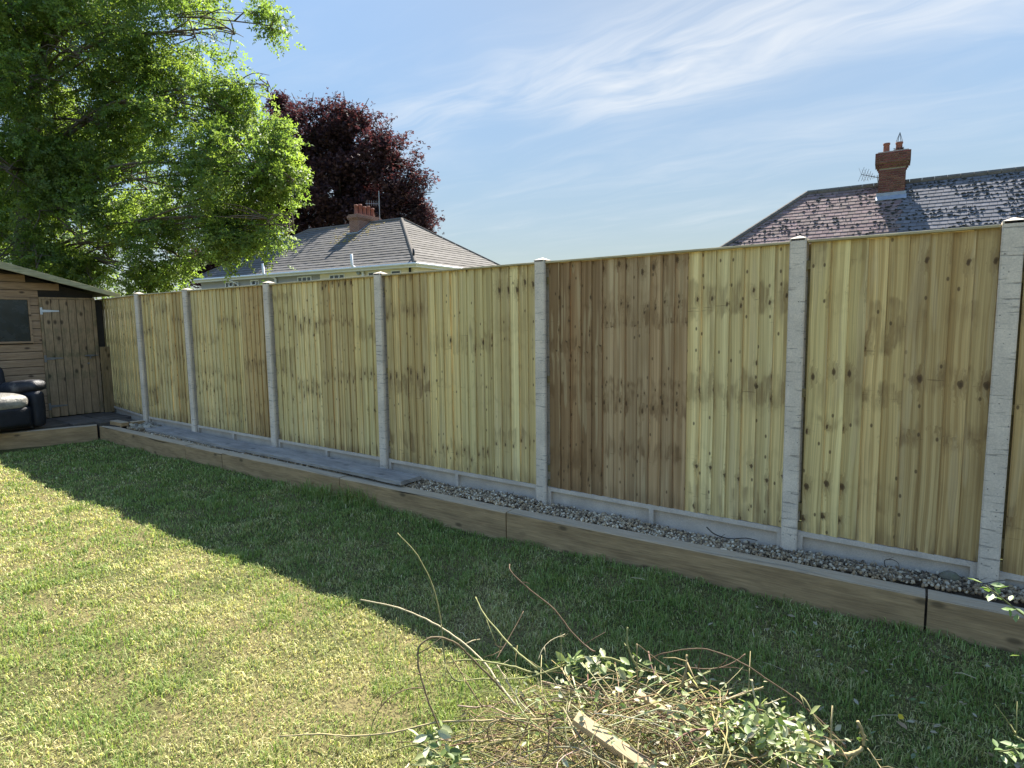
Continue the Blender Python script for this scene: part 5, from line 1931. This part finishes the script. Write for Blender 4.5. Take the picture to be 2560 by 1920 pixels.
# ------------------------------------------------------------------ shrub reaching in from the right
sh = empty('leafy_shrub', (0.80, -1.75, LAWN_Z))
tag(sh, 'leafy rose shrub reaching in at the right edge of the photo', 'shrub')
SHO = Vector(sh.location)
SP = [[(.80, -1.75, -.33), (.62, -1.72, .05), (.42, -1.70, .30), (.25, -1.69, .40), (.14, -1.72, .49)],
      [(.80, -1.76, -.33), (.66, -1.80, -.12), (.46, -1.76, -.03), (.30, -1.72, -.01), (.20, -1.745, -.045)],
      [(.82, -1.74, -.33), (.74, -1.70, .2), (.60, -1.66, .55), (.45, -1.63, .62), (.36, -1.62, .55)],
      [(.80, -1.74, -.33), (.58, -1.70, .06), (.38, -1.68, .22), (.25, -1.675, .27)],
      [(.83, -1.77, -.33), (.95, -1.85, .2), (1.05, -1.9, .5)], [(.84, -1.74, -.33), (1.0, -1.6, .1), (1.15, -1.5, .4)]]
lp_pos, lp_dir = [], []
for s in SP:
    c = catmull(s, 5)
    m = MB()
    m.tube(c, [.006 * (1 - .7 * i / len(c)) for i in range(len(c))], 6, col=(.14, .15, .06))
    o = m.build('stem', 'twig_bark', smooth=True)
    o.location = -SHO
    o.parent = sh
    for i in range(5, len(c)):
        for q in range(3 if i > len(c) - 6 else 2):
            u = Vector(rand_unit(1)[0])
            lp_pos.append(c[i] + u * .012)
            lp_dir.append((u.x, u.y, u.z * .4 - .1))
lp_pos = np.array([tuple(p) for p in lp_pos])
n = len(lp_pos)
for i in range(n):
    pass
rot_ = rot_from(np.array(lp_dir), rand_unit(n) * .6 + np.array([0, 0, 1.0])) * (.040 * rng.uniform(.65, 1.2, (n, 1, 1)))
cl_ = np.array([(0.12, 0.20, 0.05), (0.17, 0.25, 0.08), (0.24, 0.30, 0.14)])[rng.integers(0, 3, n)]
o = scatter_mesh('leaves', cv_, cf_, rot_, lp_pos, cl_, 'cut_leaf')
o.location = -SHO
o.parent = sh
tag(o, kind='stuff')

# fallen leaves and clippings on the shaded grass at the right
n = 260
fx = rng.uniform(-1.2, .55, n)
fy = rng.uniform(-1.75, -.55, n)
fz = lawn_h(fx, fy) + rng.uniform(.02, .045, n)
keep = rng.uniform(0, 1, n) < np.clip(.35 + .5 * (fx + .6), .12, 1)
fx, fy, fz = fx[keep], fy[keep], fz[keep]
n = len(fx)
d = rand_unit(n)
d[:, 2] *= .25
cl_ = np.array([(0.22, 0.27, 0.17), (0.33, 0.27, 0.18), (0.13, 0.19, 0.07), (0.38, 0.34, 0.25), (0.24, 0.18, 0.10)])[rng.integers(0, 5, n)]
o = scatter_mesh('fallen_leaves', cv_, cf_, rot_from(d, rand_unit(n) * .35 + np.array([0, 0, 1.0])) * (.034 * rng.uniform(.5, 1.3, (n, 1, 1))), np.stack([fx, fy, fz], 1), cl_, 'cut_leaf')
tag(o, 'scattered fallen leaves on the shaded grass at the lower right', 'leaves', kind='stuff')
m = MB()
for k in range(130):
    x0, y0 = random.uniform(-2.4, .5), random.uniform(-1.8, -.52)
    if random.random() > .35 + .3 * (x0 + 1.4):
        continue
    a = random.uniform(0, 6.28)
    ln = random.uniform(.03, .13)
    p = Vector((x0, y0, float(lawn_h(x0, y0)) + random.uniform(.022, .042)))
    q = p + Vector((math.cos(a) * ln, math.sin(a) * ln, random.uniform(-.01, .015)))
    md = p.lerp(q, .5) + Vector((random.uniform(-.012, .012), random.uniform(-.012, .012), .006))
    m.tube([p, md, q], random.choice([.0010, .0014, .002]), 4, col=random.choice(TW))
tag(m.build('clippings', 'twig_bark'), 'loose twig clippings scattered over the shaded grass', 'clippings', kind='stuff')
# yellow fallen leaf with a brown one
m = MB()
m.add([Vector((v[0] * .055, v[1] * .07, v[2] * .06)) for v in cv_], cf_, (0.36, 0.26, 0.17))
o = m.build('curled_leaf', 'cut_leaf')
o.location = (-0.055, -1.36, float(lawn_h(-.055, -1.36)) + .05)
o.rotation_euler = (.2, -.1, 2.4)
tag(o, 'curled dry brown leaf on the shaded grass near the bottom right corner', 'leaf')
m = MB()
m.add([Vector((v[0] * .028, v[1] * .05, v[2] * .05)) for v in cv_], cf_, (0.62, 0.46, 0.03))
o = m.build('yellow_petal', 'cut_leaf')
o.location = (-0.085, -1.33, float(lawn_h(-.085, -1.33)) + .068)
o.rotation_euler = (.5, -.4, 1.2)
tag(o, 'small bright yellow leaf just above the curled brown leaf', 'leaf')

# dry twigs on the gravel
TWG = [([(-2.98, -.13, -.125), (-2.93, -.12, -.085), (-2.90, -.10, -.10), (-2.83, -.09, -.12), (-2.78, -.08, -.135)], .004, 'dark dry twig on the gravel left of the fifth concrete post'),
       ([(-1.28, -.10, -.06), (-1.22, -.12, -.09), (-1.12, -.13, -.10), (-1.02, -.10, -.085), (-.95, -.09, -.09)], .005, 'dark curled twig on the gravel left of the sixth concrete post'),
       ([(-.23, -.06, -.12), (-.24, -.06, -.075), (-.20, -.06, -.06), (-.17, -.065, -.075), (-.165, -.07, -.11)], .0028, 'thin hooped twig standing in the gravel below the narrow panel'),
       ([(.17, -.12, -.12), (.19, -.11, -.06), (.22, -.10, -.085), (.27, -.10, -.06), (.31, -.11, -.04)], .0032, 'crooked dark twig at the foot of the rightmost concrete post')]
for pts, r_, lab in TWG:
    o_ = Vector(pts[0])
    m = MB()
    c = catmull(pts, 4)
    m.tube([p - o_ for p in c], [r_ * (1 - .5 * i / len(c)) for i in range(len(c))], 5, col=(.055, .045, .035))
    m.tube([c[6] - o_, c[6] - o_ + Vector((.03, -.02, .03))], [r_ * .6, r_ * .3], 4, col=(.055, .045, .035))
    o = m.build('dry_twig', 'twig_bark')
    o.location = o_
    tag(o, lab, 'twig', 'dry twigs on the gravel')
